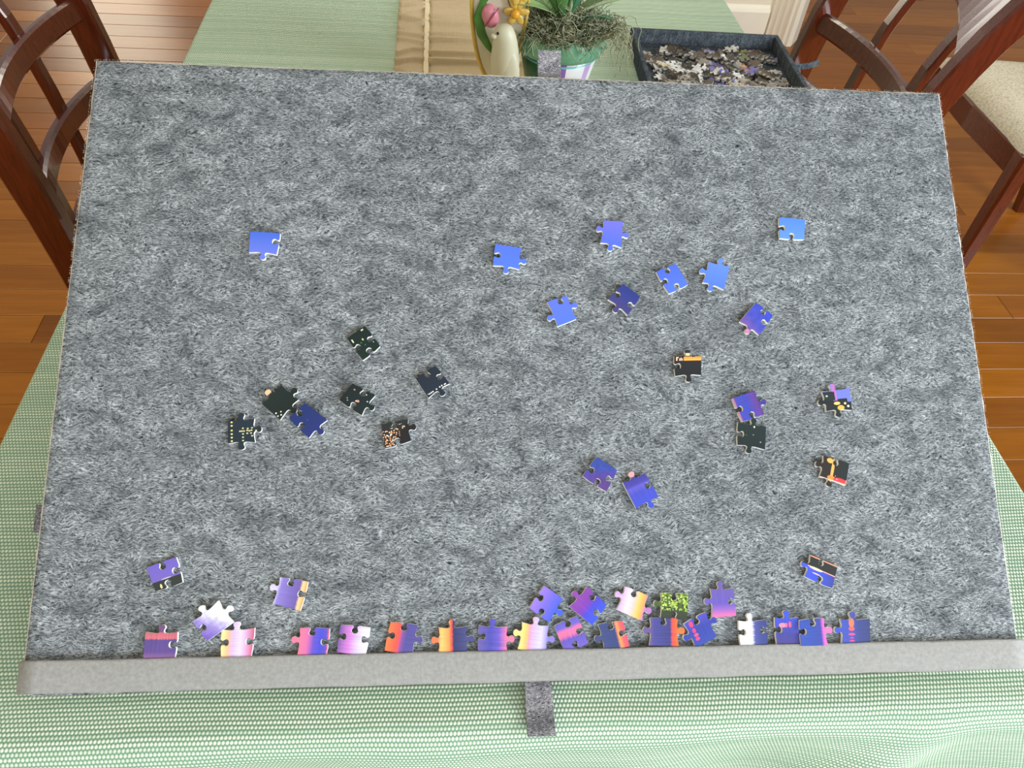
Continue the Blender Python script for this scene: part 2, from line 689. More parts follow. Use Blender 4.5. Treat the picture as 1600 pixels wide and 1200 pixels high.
def felt_panel():
    r = random.Random(2)
    nx, ny = 140, 94
    V, F = [], []
    for j in range(ny + 1):
        for i in range(nx + 1):
            def cc2(k_, n_, L_):
                return 0.0 if k_ == 0 else (L_ if k_ == n_ else 0.0009 + (L_ - 0.0018) * (k_ - 1) / (n_ - 2))
            x = cc2(i, nx, BW) - 0.0012 * (1 - j / ny)
            yy = cc2(j, ny, BH)
            e = 0.0
            if i in (0, nx) or j in (0, ny):
                e = 0.0004
            jx = r.uniform(-e, e)
            jy = r.uniform(-e, e)
            edge = min(i, nx - i, j, ny - j)
            z = r.uniform(-0.00012, 0.00012) - (0.0006 if edge == 0 else 0)
            z += 0.0005 * math.sin(x * 11 + 1) * math.sin(yy * 9) - 0.0005
            V.append((x + jx, yy + jy, z))
    n = nx + 1
    idx = []
    for j in range(ny):
        for i in range(nx):
            a = j * n + i
            F.append((a, a + 1, a + n + 1, a + n))
            idx.append(1 if min(i, nx - 1 - i, j, ny - 1 - j) == 0 else 0)  # pale outermost ring: highlight on the cut felt edge, put into the colour
    rim = [i for i in range(n)] + [j * n + nx for j in range(1, ny + 1)] + [ny * n + i for i in range(nx - 1, -1, -1)] + [j * n for j in range(ny - 1, 0, -1)]
    b0 = len(V)
    for k in rim:
        V.append((V[k][0], V[k][1], -0.0025))
    b1 = len(V)
    for k in rim:
        V.append((V[k][0], V[k][1], -BT))
    m = len(rim)
    for q in range(m):
        F.append((rim[q], b0 + q, b0 + (q + 1) % m, rim[(q + 1) % m]))
        idx.append(0)
        F.append((b0 + q, b1 + q, b1 + (q + 1) % m, b0 + (q + 1) % m))
        idx.append(1)
    F.append(tuple(b1 + q for q in range(m)))
    idx.append(1)
    return link_mesh('felt_panel', V, F, [M_FELT, M_EDGE], board, True, idx)


felt_panel()
# loose light fibres standing along the cut edges
V, F = [], []
rr = random.Random(77)
for k in range(1500):
    q = rr.random()
    if q < 0.4:
        p = Vector((rr.uniform(0, BW), BH, -0.0008)); d = Vector((rr.uniform(-1, 1), 0.5, rr.uniform(0, .6)))
    elif q < 0.7:
        p = Vector((-0.0006, rr.uniform(0.02, BH), -0.0008)); d = Vector((-0.5, rr.uniform(-1, 1), rr.uniform(0, .6)))
    else:
        p = Vector((BW, rr.uniform(0.02, BH), -0.0008)); d = Vector((0.5, rr.uniform(-1, 1), rr.uniform(0, .6)))
    d.normalize()
    L = rr.uniform(0.0004, 0.0013)
    s = Vector((rr.uniform(-1, 1), rr.uniform(-1, 1), rr.uniform(-.2, 1))) * L * 0.4
    tube_data(V, F, [p, p + d * L * 0.5 + s * 0.6, p + d * L + s * 0.2], 0.00008, 3)
o = link_mesh('edge_fibres', V, F, plain('pale_fibre', (190, 186, 178), 0.9, 0.1), board)
tag(o, kind='stuff')


def strip_obj():
    bm = bmesh.new()
    # lip of coated fabric that wraps the low edge of the board
    prof = [(0.0203, -0.0002), (0.0203, 0.0040), (0.0198, 0.0044), (0.0185, 0.0044), (0.0015, 0.0036), (-0.0005, 0.0024), (-0.0010, 0.0006), (-0.0010, -0.0012)]
    n = 60
    rows = []
    r = random.Random(4)
    for i in range(n + 1):
        x = -0.0014 + (BW + 0.0026) * i / n
        w = 0.00018 * math.sin(i * 0.9) + 0.00012 * math.sin(i * 2.3)
        rows.append([bm.verts.new((x, p[0] + w, p[1])) for p in prof])
    for a, b in zip(rows, rows[1:]):
        for i in range(len(prof) - 1):
            bm.faces.new((a[i], b[i], b[i + 1], a[i + 1]))
    bm.faces.new(rows[0])
    bm.faces.new(rows[-1][::-1])
    return bm_obj('retaining_strip', bm, M_STRIP, board, True)


tag(strip_obj(), 'light grey coated fabric lip along the low edge')
# stiff under-layer that shows below the strip at the left
bm = bmesh.new()
lo = [bm.verts.new(p) for p in ((0.003, -0.0035, -0.0125), (0.500, 0.002, -0.0125), (BW - 0.004, 0.002, -0.0125), (BW - 0.004, BH - 0.01, -0.0125), (0.003, BH - 0.01, -0.0125))]
hi = [bm.verts.new((v.co.x, v.co.y, -0.0072)) for v in lo]
for q in range(5):
    bm.faces.new((lo[q], lo[(q + 1) % 5], hi[(q + 1) % 5], hi[q]))
bm.faces.new(hi)
bm.faces.new(lo[::-1])
bm_obj('under_layer', bm, M_FELT, board)
# folding supports behind the board (held up on the table)
back_top = 0.36


def to_local(p):
    return BM.inverted() @ Vector(p)


for sx in (0.16, 0.52):
    bm = bmesh.new()
    top = Vector((sx, back_top, -0.0125))
    wt = BM @ top
    ft = Vector((wt.x, wt.y + 0.055, TZ + 0.006))
    a, b = to_local(wt), to_local(ft)
    ring = rect_ring((1, 0, 0), to_local(BO + Vector((0, 1, 0))) - to_local(BO), 0.07, 0.0025)
    sweep(bm, [a, b], [ring, ring])
    bm_obj('support_flap', bm, M_FELT_TRAY, board)


def tab_strip(name, pts, w, th=0.0016, wobble=0.0003, lab=None):
    """ribbon along pts (board coordinates), width w along the board's x unless given"""
    bm = bmesh.new()
    path, secs = [], []
    for i, p in enumerate(pts):
        p = Vector(p)
        d = Vector(pts[min(i + 1, len(pts) - 1)]) - Vector(pts[max(i - 1, 0)])
        ax = Vector((1, 0, 0)) if abs(d.normalized().x) < 0.7 else Vector((0, 1, 0))
        nrm = d.cross(ax).normalized()
        path.append(p)
        secs.append(rect_ring(ax, nrm, w / 2, th / 2))
    sweep(bm, path, secs)
    o = bm_obj(name, bm, M_TAB, board)
    if lab:
        o['label'] = lab
    return o


tab_strip('closure_tab', [(0.3615, 0.452, -0.0095), (0.3612, 0.478, -0.0085), (0.3608, 0.497, -0.0035)], 0.0195, lab='dark grey tape tab above the far edge')
box_obj('closure_tab', (-0.0105, 0.004, 0.1040, 0.1232, -0.0135, -0.0112), M_TAB, board, 0.0004)
box_obj('closure_tab', (-0.0085, 0.004, 0.1045, 0.1227, -0.0108, -0.0075), M_TAB, board, 0.0004)
pts = []
for q, (yy, zz) in enumerate(((0.232, 0.7640), (0.212, 0.7620), (0.199, 0.7570), (0.187, 0.7533), (0.1700, 0.7524))):
    pts.append(to_local((0.0675, yy, zz)))
tab_strip('closure_tab', pts, 0.0195, 0.0018, lab='dark grey tape tab lying on the cloth below the strip')

# ------------------------------------------------------------ jigsaw pieces
TAB = [(-.5, 0), (-.32, -.032), (-.17, -.042), (-.095, -.012), (-.078, .05), (-.105, .115), (-.122, .17), (-.085, .235), (0, .262),
       (.085, .235), (.122, .17), (.105, .115), (.078, .05), (.095, -.012), (.17, -.042), (.32, -.032), (.5, 0)]
S_KNOB = 18.5


def side_pts(p, q, kind, frac, sub=3):
    p, q = Vector(p), Vector(q)
    d = q - p
    L = d.length
    d.normalize()
    nrm = Vector((-d.y, d.x))          # outward for clockwise corners
    if kind == 'F':
        return [p, p.lerp(q, 0.5) + nrm * 0.12]
    sgn = 1.0 if kind == 'T' else -1.0
    c = L * frac
    loc = []
    for t, o in TAB:
        if t <= -.3:
            x = (t + .5) / .2 * (c - .3 * S_KNOB) if c > .3 * S_KNOB else 0
            if t <= -.5:
                x = 0
            else:
                x = c * 0.45
        elif t >= .3:
            x = L if t >= .5 else c + (L - c) * 0.55
        else:
            x = c + t * S_KNOB
        k = 1.0 if (abs(o) > .045 or kind == 'T') else 0.5
        loc.append((x, sgn * o * S_KNOB * k))
    out = []
    m = len(loc)
    for i in range(m - 1):
        p0, p1, p2, p3 = loc[max(i - 1, 0)], loc[i], loc[i + 1], loc[min(i + 2, m - 1)]
        for s in range(sub):
            u = s / sub
            f = [0.5 * (2 * p1[k] + (p2[k] - p0[k]) * u + (2 * p0[k] - 5 * p1[k] + 4 * p2[k] - p3[k]) * u * u + (3 * p1[k] - p0[k] - 3 * p2[k] + p3[k]) * u ** 3) for k in (0, 1)]
            out.append(p + d * f[0] + nrm * f[1])
    return out


def piece_mesh(name, corners, sides, fracs, sub=3, th=0.0031, scale=0.001):
    cx = sum(c[0] for c in corners) / 4
    cy = sum(c[1] for c in corners) / 4
    cs = [(x - cx, y - cy) for x, y in corners]
    ol = []
    for i in range(4):
        ol += side_pts(cs[i], cs[(i + 1) % 4], sides[i], fracs[i], sub)
    n = len(ol)
    bl, br, tl = Vector(cs[3]), Vector(cs[2]), Vector(cs[0])
    tr_ = Vector(cs[1])
    eu = ((br - bl) + (tr_ - tl)) * 0.5
    ev = ((tl - bl) + (tr_ - br)) * 0.5
    det = eu.x * ev.y - eu.y * ev.x
    ctr = Vector((0, 0))

    def uv(p):
        d = p - ctr
        return ((d.x * ev.y - d.y * ev.x) / det + 0.5, (eu.x * d.y - eu.y * d.x) / det + 0.5)
    # slightly rolled cut: top ring pulled in
    ins = []
    for i in range(n):
        a, b = ol[i - 1], ol[(i + 1) % n]
        t = (b - a)
        t = t.normalized() if t.length > 1e-9 else Vector((1, 0))
        nn_ = Vector((-t.y, t.x))
        ins.append(ol[i] - nn_ * 0.10)
    V, UVs, F, idx = [], [], [], []
    rings = ((ol, 0.0), (ol, th * 0.94), (ins, th))
    for r_, z in rings:
        for p in r_:
            V.append((p.x * scale, p.y * scale, z))
            UVs.append(uv(p))
    for k, mi in ((0, 1), (1, 0)):
        for i in range(n):
            j = (i + 1) % n
            F.append((k * n + j, k * n + i, (k + 1) * n + i, (k + 1) * n + j))
            idx.append(mi)
    F.append(tuple(2 * n + i for i in range(n))[::-1])
    idx.append(0)
    F.append(tuple(i for i in range(n)))
    idx.append(1)
    me = bpy.data.meshes.new(name)
    me.from_pydata(V, [], F)
    for p, i in zip(me.polygons, idx):
        p.material_index = i
    uvl = me.uv_layers.new(name='UVMap')
    for lp in me.loops:
        uvl.data[lp.index].uv = UVs[lp.vertex_index]
    me.update()
    return me, (cx, cy)


def print_mat(spec, k):
    """glossy printed face built from layers in the piece's own u, v"""
    t = NT('printed_card_face', 0.38, 0.4)
    uv = t.coord('UV')
    sp = t.n('ShaderNodeSeparateXYZ')
    t.l(uv, sp.inputs[0])
    U, Vv = sp.outputs[0], sp.outputs[1]
    col = None
    for ly in spec:
        kind = ly[0]
        if kind == 'g':                   # gradient: axis, stops, streak amount
            _, ax, stops, amt = ly
            if ax == 'u':
                pos, off = U, t.noise(t.mapping(uv, (0.6, 26, 1), (0, 0, 0), (k * 3.1, k, 0)), 1.0, 3, 0.6)
            elif ax == 'v':
                pos, off = Vv, t.noise(t.mapping(uv, (26, 0.6, 1), (0, 0, 0), (k * 3.1, k, 0)), 1.0, 3, 0.6)
            else:
                ca, sa = math.cos(ax), math.sin(ax)
                pos = t.math('ADD', t.math('MULTIPLY', t.math('SUBTRACT', U, 0.5), ca), t.math('MULTIPLY', t.math('SUBTRACT', Vv, 0.5), sa))
                pos = t.math('ADD', pos, 0.5)
                off = t.noise(t.mapping(uv, (5, 5, 1), (0, 0, 0), (k, 0, 0)), 1.0, 3, 0.6)
            pos = t.math('ADD', pos, t.math('MULTIPLY', t.math('SUBTRACT', off, 0.5), amt))
            c = t.ramp(pos, [(p, lin(q)) for p, q in stops])
            if amt > 0.05:
                lum = t.math('MULTIPLY_ADD', off, 0.7, 0.65)
                hs = t.n('ShaderNodeHueSaturation')
                t.l(c, hs.inputs['Color'])
                t.l(lum, hs.inputs['Value'])
                c = hs.outputs[0]
            col = c
        elif kind == 'r':                 # rectangle u0 u1 v0 v1 colour
            _, u0, u1, v0, v1, c = ly
            mu = t.math('MULTIPLY', t.math('GREATER_THAN', U, u0), t.math('LESS_THAN', U, u1))
            mv = t.math('MULTIPLY', t.math('GREATER_THAN', Vv, v0), t.math('LESS_THAN', Vv, v1))
            col = t.mix(t.math('MULTIPLY', mu, mv), col, lin(c))
        elif kind == 'h':                 # half plane: normal angle, offset, colour
            _, ang, off_, c = ly
            s_ = t.math('ADD', t.math('MULTIPLY', t.math('SUBTRACT', U, 0.5), math.cos(ang)), t.math('MULTIPLY', t.math('SUBTRACT', Vv, 0.5), math.sin(ang)))
            col = t.mix(t.math('GREATER_THAN', s_, off_), col, lin(c))
        elif kind == 's':                 # soft spot u v radius(u) radius(v) colour
            _, u0, v0, ru, rv, c = ly
            a_ = t.math('POWER', t.math('DIVIDE', t.math('SUBTRACT', U, u0), ru), 2.0)
            b_ = t.math('POWER', t.math('DIVIDE', t.math('SUBTRACT', Vv, v0), rv), 2.0)
            d_ = t.math('SUBTRACT', 1.0, t.math('ADD', a_, b_))
            col = t.mix(t.math('MULTIPLY', d_, 3.0, clamp=True), col, lin(c))
        elif kind == 'v':                 # random specks: cell scale, threshold, colour, u0 u1 v0 v1
            _, sc_, th_, c, u0, u1, v0, v1 = ly
            vo = t.n('ShaderNodeTexVoronoi')
            t.l(t.mapping(uv, (1, 1, 1), (0, 0, 0), (k * 1.7, 0, 0)), vo.inputs['Vector'])
            vo.inputs['Scale'].default_value = sc_
            f_ = t.math('LESS_THAN', vo.outputs['Distance'], th_)
            mu = t.math('MULTIPLY', t.math('GREATER_THAN', U, u0), t.math('LESS_THAN', U, u1))
            mv = t.math('MULTIPLY', t.math('GREATER_THAN', Vv, v0), t.math('LESS_THAN', Vv, v1))
            f_ = t.math('MULTIPLY', f_, t.math('MULTIPLY', mu, mv))
            col = t.mix(f_, col, lin(c))
    t.color(col)
    t.b.inputs['Coat Weight'].default_value = 0.15
    t.b.inputs['Coat Roughness'].default_value = 0.25
    return t.m


def solid(a, b, ax='v'):
    return [('g', ax, [(0.0, a), (1.0, b)], 0.02)]


DK = (30, 40, 40)
YL, WH, OR = (232, 214, 130), (236, 230, 214), (236, 150, 70)
PIECES = [
    ('bright blue straight-edged piece lying alone near the upper left', [(128.3, 326.2), (150.4, 325.4), (148.6, 308.1), (128.1, 309.5)], 'FBTF', (0.5, 0.42, 0.49, 0.5), 0,
     solid((106,124,224),(72,108,214))),
    ('bright blue straight-edged piece at the top centre, left of the other blue ones', [(314.1, 320.3), (334.3, 317.5), (332.5, 299.9), (312.3, 302.7)], 'FTTB', (0.5, 0.6, 0.5, 0.5), 0,
     solid((84,120,232),(84,114,228))),
    ('periwinkle blue piece with three knobs at the top right of centre', [(400.0, 342.2), (415.8, 341.3), (413.6, 319.6), (396.7, 323.3)], 'FTTT', (0.5, 0.5, 0.52, 0.6), 0,
     solid((84,110,226),(116,114,222))),
    ('bright blue piece lying tilted lowest of the bright blue group', [(353.5, 273.9), (369.4, 278.9), (375.8, 260.6), (360.9, 254.4)], 'BTFT', (0.6, 0.45, 0.5, 0.4), 0,
     solid((86,118,238),(96,116,232))),
    ('dark navy blue piece at a slant right of the lowest bright blue one', [(400.9, 276.8), (413.6, 289.6), (426.2, 279.4), (415.8, 264.1)], 'BFBT', (0.45, 0.5, 0.55, 0.5), 0,
     [('g','u',[(0,(70,66,120)),(0.6,(52,62,134)),(1,(46,58,128))],0.05)]),
    ('mid blue piece with three sockets and a straight edge, left of the three-knobbed sky-blue one', [(440.1, 300.0), (456.2, 307.1), (464.9, 289.9), (449.4, 282.2)], 'BFBB', (0.5, 0.5, 0.5, 0.5), 0,
     solid((84,118,222),(76,104,210))),
    ('light blue piece with knobs up, down and left, right of centre', [(483.0, 309.3), (499.6, 305.9), (493.6, 286.2), (476.9, 291.9)], 'TFTT', (0.55, 0.5, 0.6, 0.5), 0,
     solid((84,122,226),(98,136,232))),
    ('sky blue corner piece at the top right', [(544.1, 348.5), (565.5, 347.1), (562.9, 330.0), (543.0, 330.6)], 'FFBB', (0.5, 0.5, 0.5, 0.5), 0,
     solid((96,146,234),(84,132,230))),
    ('royal blue piece with violet corner and pink knob at the right', [(504.3, 260.2), (518.6, 276.0), (531.3, 265.6), (519.1, 249.5)], 'FBBT', (0.5, 0.55, 0.45, 0.5), 0,
     [('g',-0.3,[(0,(112,84,160)),(0.35,(74,78,180)),(1,(56,74,190))],0.1),('s',-0.16,0.5,0.12,0.14,(196,130,170))]),
    ('black piece with an orange band and small pale marks across its top', [(450.7, 232.1), (471.8, 232.3), (470.8, 217.1), (450.6, 216.1)], 'TFTB', (0.5, 0.5, 0.5, 0.5), 0,
     [('g','v',[(0,(36,36,40)),(1,(40,40,42))],0.02),('r',0.0,1.0,0.70,1.05,(60,32,24)),('r',0.34,1.02,0.76,0.96,(240,158,70)),('r',0.34,1.02,0.78,0.84,(232,184,96)),('r',0.05,0.10,0.76,0.94,(240,210,180)),('r',0.05,0.15,0.90,0.95,(240,210,180)),('r',0.17,0.20,0.76,0.88,(240,214,190)),('r',0.22,0.25,0.76,0.92,(240,214,190)),('r',0.27,0.30,0.76,0.88,(240,214,190)),('r',0.36,0.64,1.0,1.14,(222,206,160)),('r',0.3,0.7,1.14,1.4,(40,44,52))]),
    ('blue-violet piece with a pink left edge above the black-green one at the right', [(493.7, 199.1), (512.1, 205.4), (518.2, 187.4), (500.2, 181.1)], 'FTBB', (0.5, 0.55, 0.5, 0.5), 0,
     [('g','u',[(0,(196,120,140)),(0.07,(72,74,168)),(0.5,(62,72,172)),(0.85,(100,64,144)),(1,(70,60,140))],0.06)]),
    ('black-green piece with faint light dots below the blue-violet one', [(497.0, 180.7), (518.5, 177.6), (516.2, 159.9), (495.3, 163.4)], 'TFTB', (0.55, 0.5, 0.58, 0.5), 0,
     solid(DK,(32,46,46))+[('s',0.58,0.9,0.03,0.05,(236,232,200)),('s',0.82,0.28,0.03,0.03,(150,160,150)),('s',0.55,0.55,0.03,0.03,(110,130,120)),('s',0.3,0.5,0.02,0.02,(90,120,110))]),
    ('black piece with periwinkle top corner and yellow light spots at the far right', [(565.2, 205.2), (587.5, 208.0), (587.8, 190.4), (567.2, 189.4)], 'TFTT', (0.4, 0.5, 0.55, 0.45), 0,
     solid((34,38,38),(30,36,40))+[('h',1.5708,0.42,(126,124,226)),('r',0.46,1.2,0.55,1.5,(112,122,226)),('r',0.86,1.2,0.38,0.6,(112,122,226)),('r',0.34,0.50,0.48,1.5,(178,112,186)),('r',0.05,0.42,0.5,0.9,(34,44,46)),('s',0.46,0.35,0.13,0.08,(246,206,120)),('s',0.58,0.13,0.14,0.13,(236,180,84)),('s',0.76,0.32,0.05,0.06,(240,222,170)),('s',0.86,0.18,0.05,0.06,(222,226,220)),('s',0.12,0.72,0.05,0.05,(170,190,180))]),
    ('black piece with a glowing orange pole and red glow at the far right', [(561.5, 155.4), (581.1, 149.4), (576.2, 132.6), (556.8, 139.4)], 'BFTT', (0.5, 0.5, 0.6, 0.55), 0,
     [('g','u',[(0,(44,34,30)),(1,(28,38,40))],0.05),('s',0.42,0.5,0.06,0.6,(250,170,90)),('s',0.28,0.86,0.14,0.12,(246,176,90)),('s',0.42,0.12,0.16,0.12,(240,140,70)),('s',0.78,0.10,0.3,0.14,(240,60,70)),('v',9,0.28,(250,150,130),0.55,1.1,0.0,0.28),('r',0.0,1.1,-0.02,0.05,(240,190,160))]),
    ('dark blue-purple three-socket piece, left one of the pair below centre', [(376.9, 140.5), (387.8, 154.8), (402.7, 144.9), (394.0, 129.3)], 'BFBB', (0.42, 0.5, 0.5, 0.45), 0,
     [('g',0.6,[(0,(92,66,130)),(0.5,(80,66,150)),(0.62,(62,74,156)),(1,(54,74,150))],0.18)]),
    ('blue-violet piece with round pink knob, right of the pair below centre', [(406.4, 136.0), (423.0, 142.7), (432.7, 125.1), (415.6, 116.9)], 'TBTF', (0.48, 0.45, 0.42, 0.5), 0,
     [('g','v',[(0,(66,80,196)),(0.45,(72,78,182)),(0.66,(96,90,190)),(0.75,(72,68,160)),(1,(66,60,140))],0.08),('s',0.48,1.16,0.16,0.14,(240,156,160))]),
    ('dark piece with columns of yellow lights at the far left of its cluster', [(121.3, 181.3), (139.7, 182.6), (141.2, 165.4), (122.4, 164.5)], 'TTTF', (0.5, 0.45, 0.5, 0.5), 0,
     solid((34,48,56),(36,48,60))+[('s',0.14,y,0.045,0.04,YL) for y in (0.1,0.25,0.4,0.55,0.75,0.9)]+[('s',x,y,0.04,0.035,(214,206,150)) for x,y in ((0.45,0.5),(0.52,0.5),(0.6,0.5),(0.72,0.52),(0.8,0.5),(0.88,0.52),(0.56,0.62),(0.56,0.38),(0.56,0.24),(0.72,0.40),(0.86,0.40),(0.9,0.28),(0.56,0.10),(0.74,0.6),(0.9,0.62),(1.05,0.5))]),
    ('largest near-black piece with a cream knob tip in the left cluster', [(144.2, 193.5), (157.4, 208.0), (170.2, 196.7), (157.9, 181.8)], 'TTTF', (0.45, 0.6, 0.42, 0.5), 0,
     solid((28,38,34),(30,42,40))+[('s',0.46,1.17,0.14,0.12,(226,190,150)),('s',0.08,0.30,0.035,0.035,WH),('s',0.16,0.1,0.035,0.035,WH),('s',0.24,0.20,0.03,0.03,WH),('s',0.05,0.16,0.03,0.03,WH)]),
    ('navy blue piece touching the near-black knobbed one in the left cluster', [(164.3, 182.7), (175.1, 194.0), (191.4, 181.5), (178.9, 168.5)], 'BFTB', (0.5, 0.5, 0.5, 0.5), 0.0012,
     solid((40,52,112),(34,50,104))+[('s',0.5,0.5,0.025,0.025,(70,90,130))]),
    ('dark green-black three-socket piece at the top of the left cluster', [(203.2, 243.3), (216.0, 252.9), (227.7, 237.4), (215.4, 226.5)], 'FBBB', (0.5, 0.55, 0.5, 0.5), 0,
     solid((26,44,38),(22,38,34))+[('r',0.10,0.16,0.72,0.86,(220,222,190)),('r',0.72,0.84,0.90,0.95,(226,226,196)),('s',0.55,0.62,0.04,0.05,(200,206,160)),('s',0.5,0.4,0.03,0.03,(60,120,90)),('s',0.4,0.55,0.03,0.03,(70,130,90)),('s',0.88,0.3,0.03,0.03,(150,150,150))]),
    ('dark piece with a few pinkish light specks in the middle of the left cluster', [(199.1, 196.5), (208.4, 208.9), (225.0, 199.8), (215.8, 185.2)], 'FBTB', (0.5, 0.55, 0.5, 0.47), 0,
     solid((28,42,42),(26,36,38))+[('s',0.42,0.42,0.06,0.06,(226,150,130)),('s',0.38,0.48,0.03,0.03,(246,230,220)),('s',0.78,0.78,0.04,0.04,(180,130,120)),('s',0.22,0.76,0.03,0.03,(150,150,150)),('s',0.3,0.82,0.03,0.03,(150,150,150)),('s',0.62,0.12,0.03,0.03,(210,226,230)),('s',0.86,0.3,0.03,0.03,(210,200,190))]),
    ('dark slate piece with light dots along one edge, right of the left cluster', [(254.3, 212.9), (268.6, 222.8), (279.2, 209.3), (263.9, 198.2)], 'BBTF', (0.5, 0.5, 0.45, 0.5), 0,
     solid((36,46,60),(34,42,54))+[('s',x,0.12,0.035,0.035,WH) for x in (0.12,0.2,0.28,0.46,0.62,0.72)]+[('s',0.86,0.1,0.06,0.03,WH),('s',0.06,0.14,0.02,0.02,WH)]),
    ('dark piece sparkling with orange and white lights at the lower right of the left cluster', [(230.0, 178.4), (249.4, 182.5), (251.9, 166.7), (233.1, 161.0)], 'BTBF', (0.48, 0.4, 0.5, 0.5), 0,
     solid((50,36,26),(38,44,46))+[('h',-0.75,0.10,(36,34,36)),('v',10,0.34,(226,150,100),-0.05,0.62,0.02,0.72),('v',13,0.30,(252,236,214),-0.05,0.55,0.0,0.70),('v',12,0.3,(240,210,180),0.3,0.9,0.60,0.86)]),
    ('purple piece with a dark lower third at the far left above the strip', [(73.9, 79.1), (92.8, 86.0), (98.5, 69.2), (81.1, 63.5)], 'BBBF', (0.5, 0.48, 0.5, 0.5), 0,
     [('g','v',[(0,(120,100,186)),(1,(112,98,186))],0.02),('h',-1.5708,0.16,(52,56,52)),('s',0.26,0.12,0.04,0.10,(226,214,160)),('s',0.5,0.36,0.2,0.03,(180,176,190))]),
    ('lavender and white shimmering piece at a slant on the left, above the row', [(107.6, 43.9), (123.6, 56.9), (134.6, 42.6), (118.0, 30.9)], 'TTFB', (0.45, 0.5, 0.5, 0.52), 0.0018,
     [('g',0.5,[(0,(120,96,186)),(0.35,(158,140,206)),(0.7,(226,222,240)),(1,(240,240,246))],0.25)]),
    ('violet piece with an orange right edge lying alone above the row at the left', [(163.3, 71.6), (182.6, 68.3), (178.2, 49.1), (159.4, 54.4)], 'BBFT', (0.42, 0.45, 0.5, 0.58), 0,
     [('g','u',[(0,(206,196,232)),(0.12,(140,124,200)),(0.5,(120,104,180)),(0.78,(110,92,158)),(0.86,(248,206,150)),(1,(244,160,100))],0.18)]),
    ('dusky purple piece with a pink band on top, leftmost in the row on the strip', [(76.8, 37.1), (97.7, 36.7), (97.0, 18.7), (76.8, 19.1)], 'TBFF', (0.5, 0.45, 0.5, 0.5), 0,
     [('g','v',[(0,(150,104,150)),(0.3,(96,76,138)),(0.72,(92,74,136)),(0.78,(206,110,120)),(1,(190,100,116)),(1.0,(110,80,120))],0.10)]),
    ('yellow, lavender and pink piece second from left in the row on the strip', [(126.6, 37.7), (148.3, 38.4), (146.7, 18.4), (127.4, 18.8)], 'TBFB', (0.45, 0.45, 0.5, 0.55), 0,
     [('g','u',[(0,(250,220,150)),(0.22,(246,180,140)),(0.36,(206,176,220)),(0.6,(224,206,238)),(0.8,(214,160,200)),(1,(206,96,130))],0.22)]),
    ('pink to royal blue piece third from left in the row on the strip', [(178.4, 37.7), (198.6, 37.0), (196.7, 18.3), (177.2, 18.7)], 'BBFT', (0.42, 0.47, 0.5, 0.6), 0,
     [('g','u',[(0,(232,120,150)),(0.28,(214,110,160)),(0.5,(104,84,190)),(0.75,(72,78,200)),(0.95,(100,80,180)),(1,(220,110,130))],0.16)]),
    ('magenta-violet to white piece fourth from left in the row on the strip', [(205.8, 39.3), (225.9, 37.2), (223.2, 18.9), (204.0, 21.6)], 'BBFB', (0.5, 0.45, 0.5, 0.58), 0,
     [('g','u',[(0,(112,84,150)),(0.2,(176,110,186)),(0.4,(206,130,206)),(0.65,(206,190,232)),(1,(228,222,242))],0.24)]),
    ('orange-red and slate violet piece fifth from left in the row on the strip', [(239.8, 40.5), (258.7, 38.2), (255.3, 18.2), (236.1, 22.1)], 'BTFB', (0.5, 0.45, 0.5, 0.55), 0,
     [('g','u',[(0,(246,120,70)),(0.38,(238,84,76)),(0.5,(132,84,150)),(0.65,(84,78,146)),(1,(88,80,144))],0.16)]),
    ('orange and navy striped piece sixth from left in the row on the strip', [(272.7, 36.4), (292.3, 36.8), (292.9, 18.2), (272.5, 18.6)], 'TTFT', (0.47, 0.45, 0.5, 0.53), 0,
     [('g','u',[(0,(246,120,80)),(0.1,(252,190,110)),(0.36,(250,150,84)),(0.46,(240,84,70)),(0.52,(54,56,96)),(1,(72,74,128))],0.14)]),
    ('indigo piece shading to pink at its right, in the middle of the row', [(300.6, 37.4), (320.6, 36.2), (320.4, 17.6), (300.1, 18.8)], 'TTFB', (0.47, 0.45, 0.5, 0.6), 0,
     [('g','u',[(0,(104,92,160)),(0.4,(76,76,166)),(0.7,(104,88,186)),(0.88,(186,108,176)),(1,(236,120,150))],0.20)]),
    ('yellow to lavender piece with pale pink knob, right of the indigo one in the row', [(330.8, 38.9), (349.7, 36.1), (347.7, 17.8), (327.6, 21.0)], 'TTFT', (0.5, 0.48, 0.5, 0.58), 0,
     [('g','u',[(0,(252,220,130)),(0.24,(250,180,110)),(0.34,(226,150,180)),(0.5,(196,176,226)),(0.75,(206,196,236)),(1,(134,120,200))],0.22)]),
    ('violet-blue slanted piece resting above the yellow and lavender one', [(336.0, 48.5), (346.9, 63.4), (359.9, 54.2), (350.2, 38.5)], 'BFTB', (0.55, 0.5, 0.5, 0.5), 0.0012,
     [('g','v',[(0,(66,92,222)),(0.5,(112,100,214)),(1,(148,116,212))],0.04)]),
    ('magenta to royal blue diamond-turned piece in the upper row', [(364.5, 48.8), (377.3, 62.1), (391.1, 49.6), (380.3, 35.9)], 'TBBF', (0.5, 0.42, 0.5, 0.5), 0,
     [('g','v',[(0,(60,84,212)),(0.38,(74,72,196)),(0.6,(122,60,168)),(1,(134,68,160))],0.16)]),
    ('violet three-socket piece with a slanting pink streak in the row', [(353.5, 36.0), (369.9, 42.2), (377.0, 23.9), (360.7, 17.9)], 'BBBF', (0.55, 0.5, 0.5, 0.5), 0,
     [('g','v',[(0,(110,92,186)),(0.38,(96,84,176)),(0.55,(232,110,150)),(0.68,(220,112,160)),(0.8,(110,92,190)),(1,(96,92,180))],0.26)]),
    ('dark slate blue piece with orange and red right third in the row', [(384.5, 36.3), (402.1, 38.4), (406.3, 21.3), (388.5, 18.1)], 'BBFT', (0.5, 0.45, 0.5, 0.5), 0,
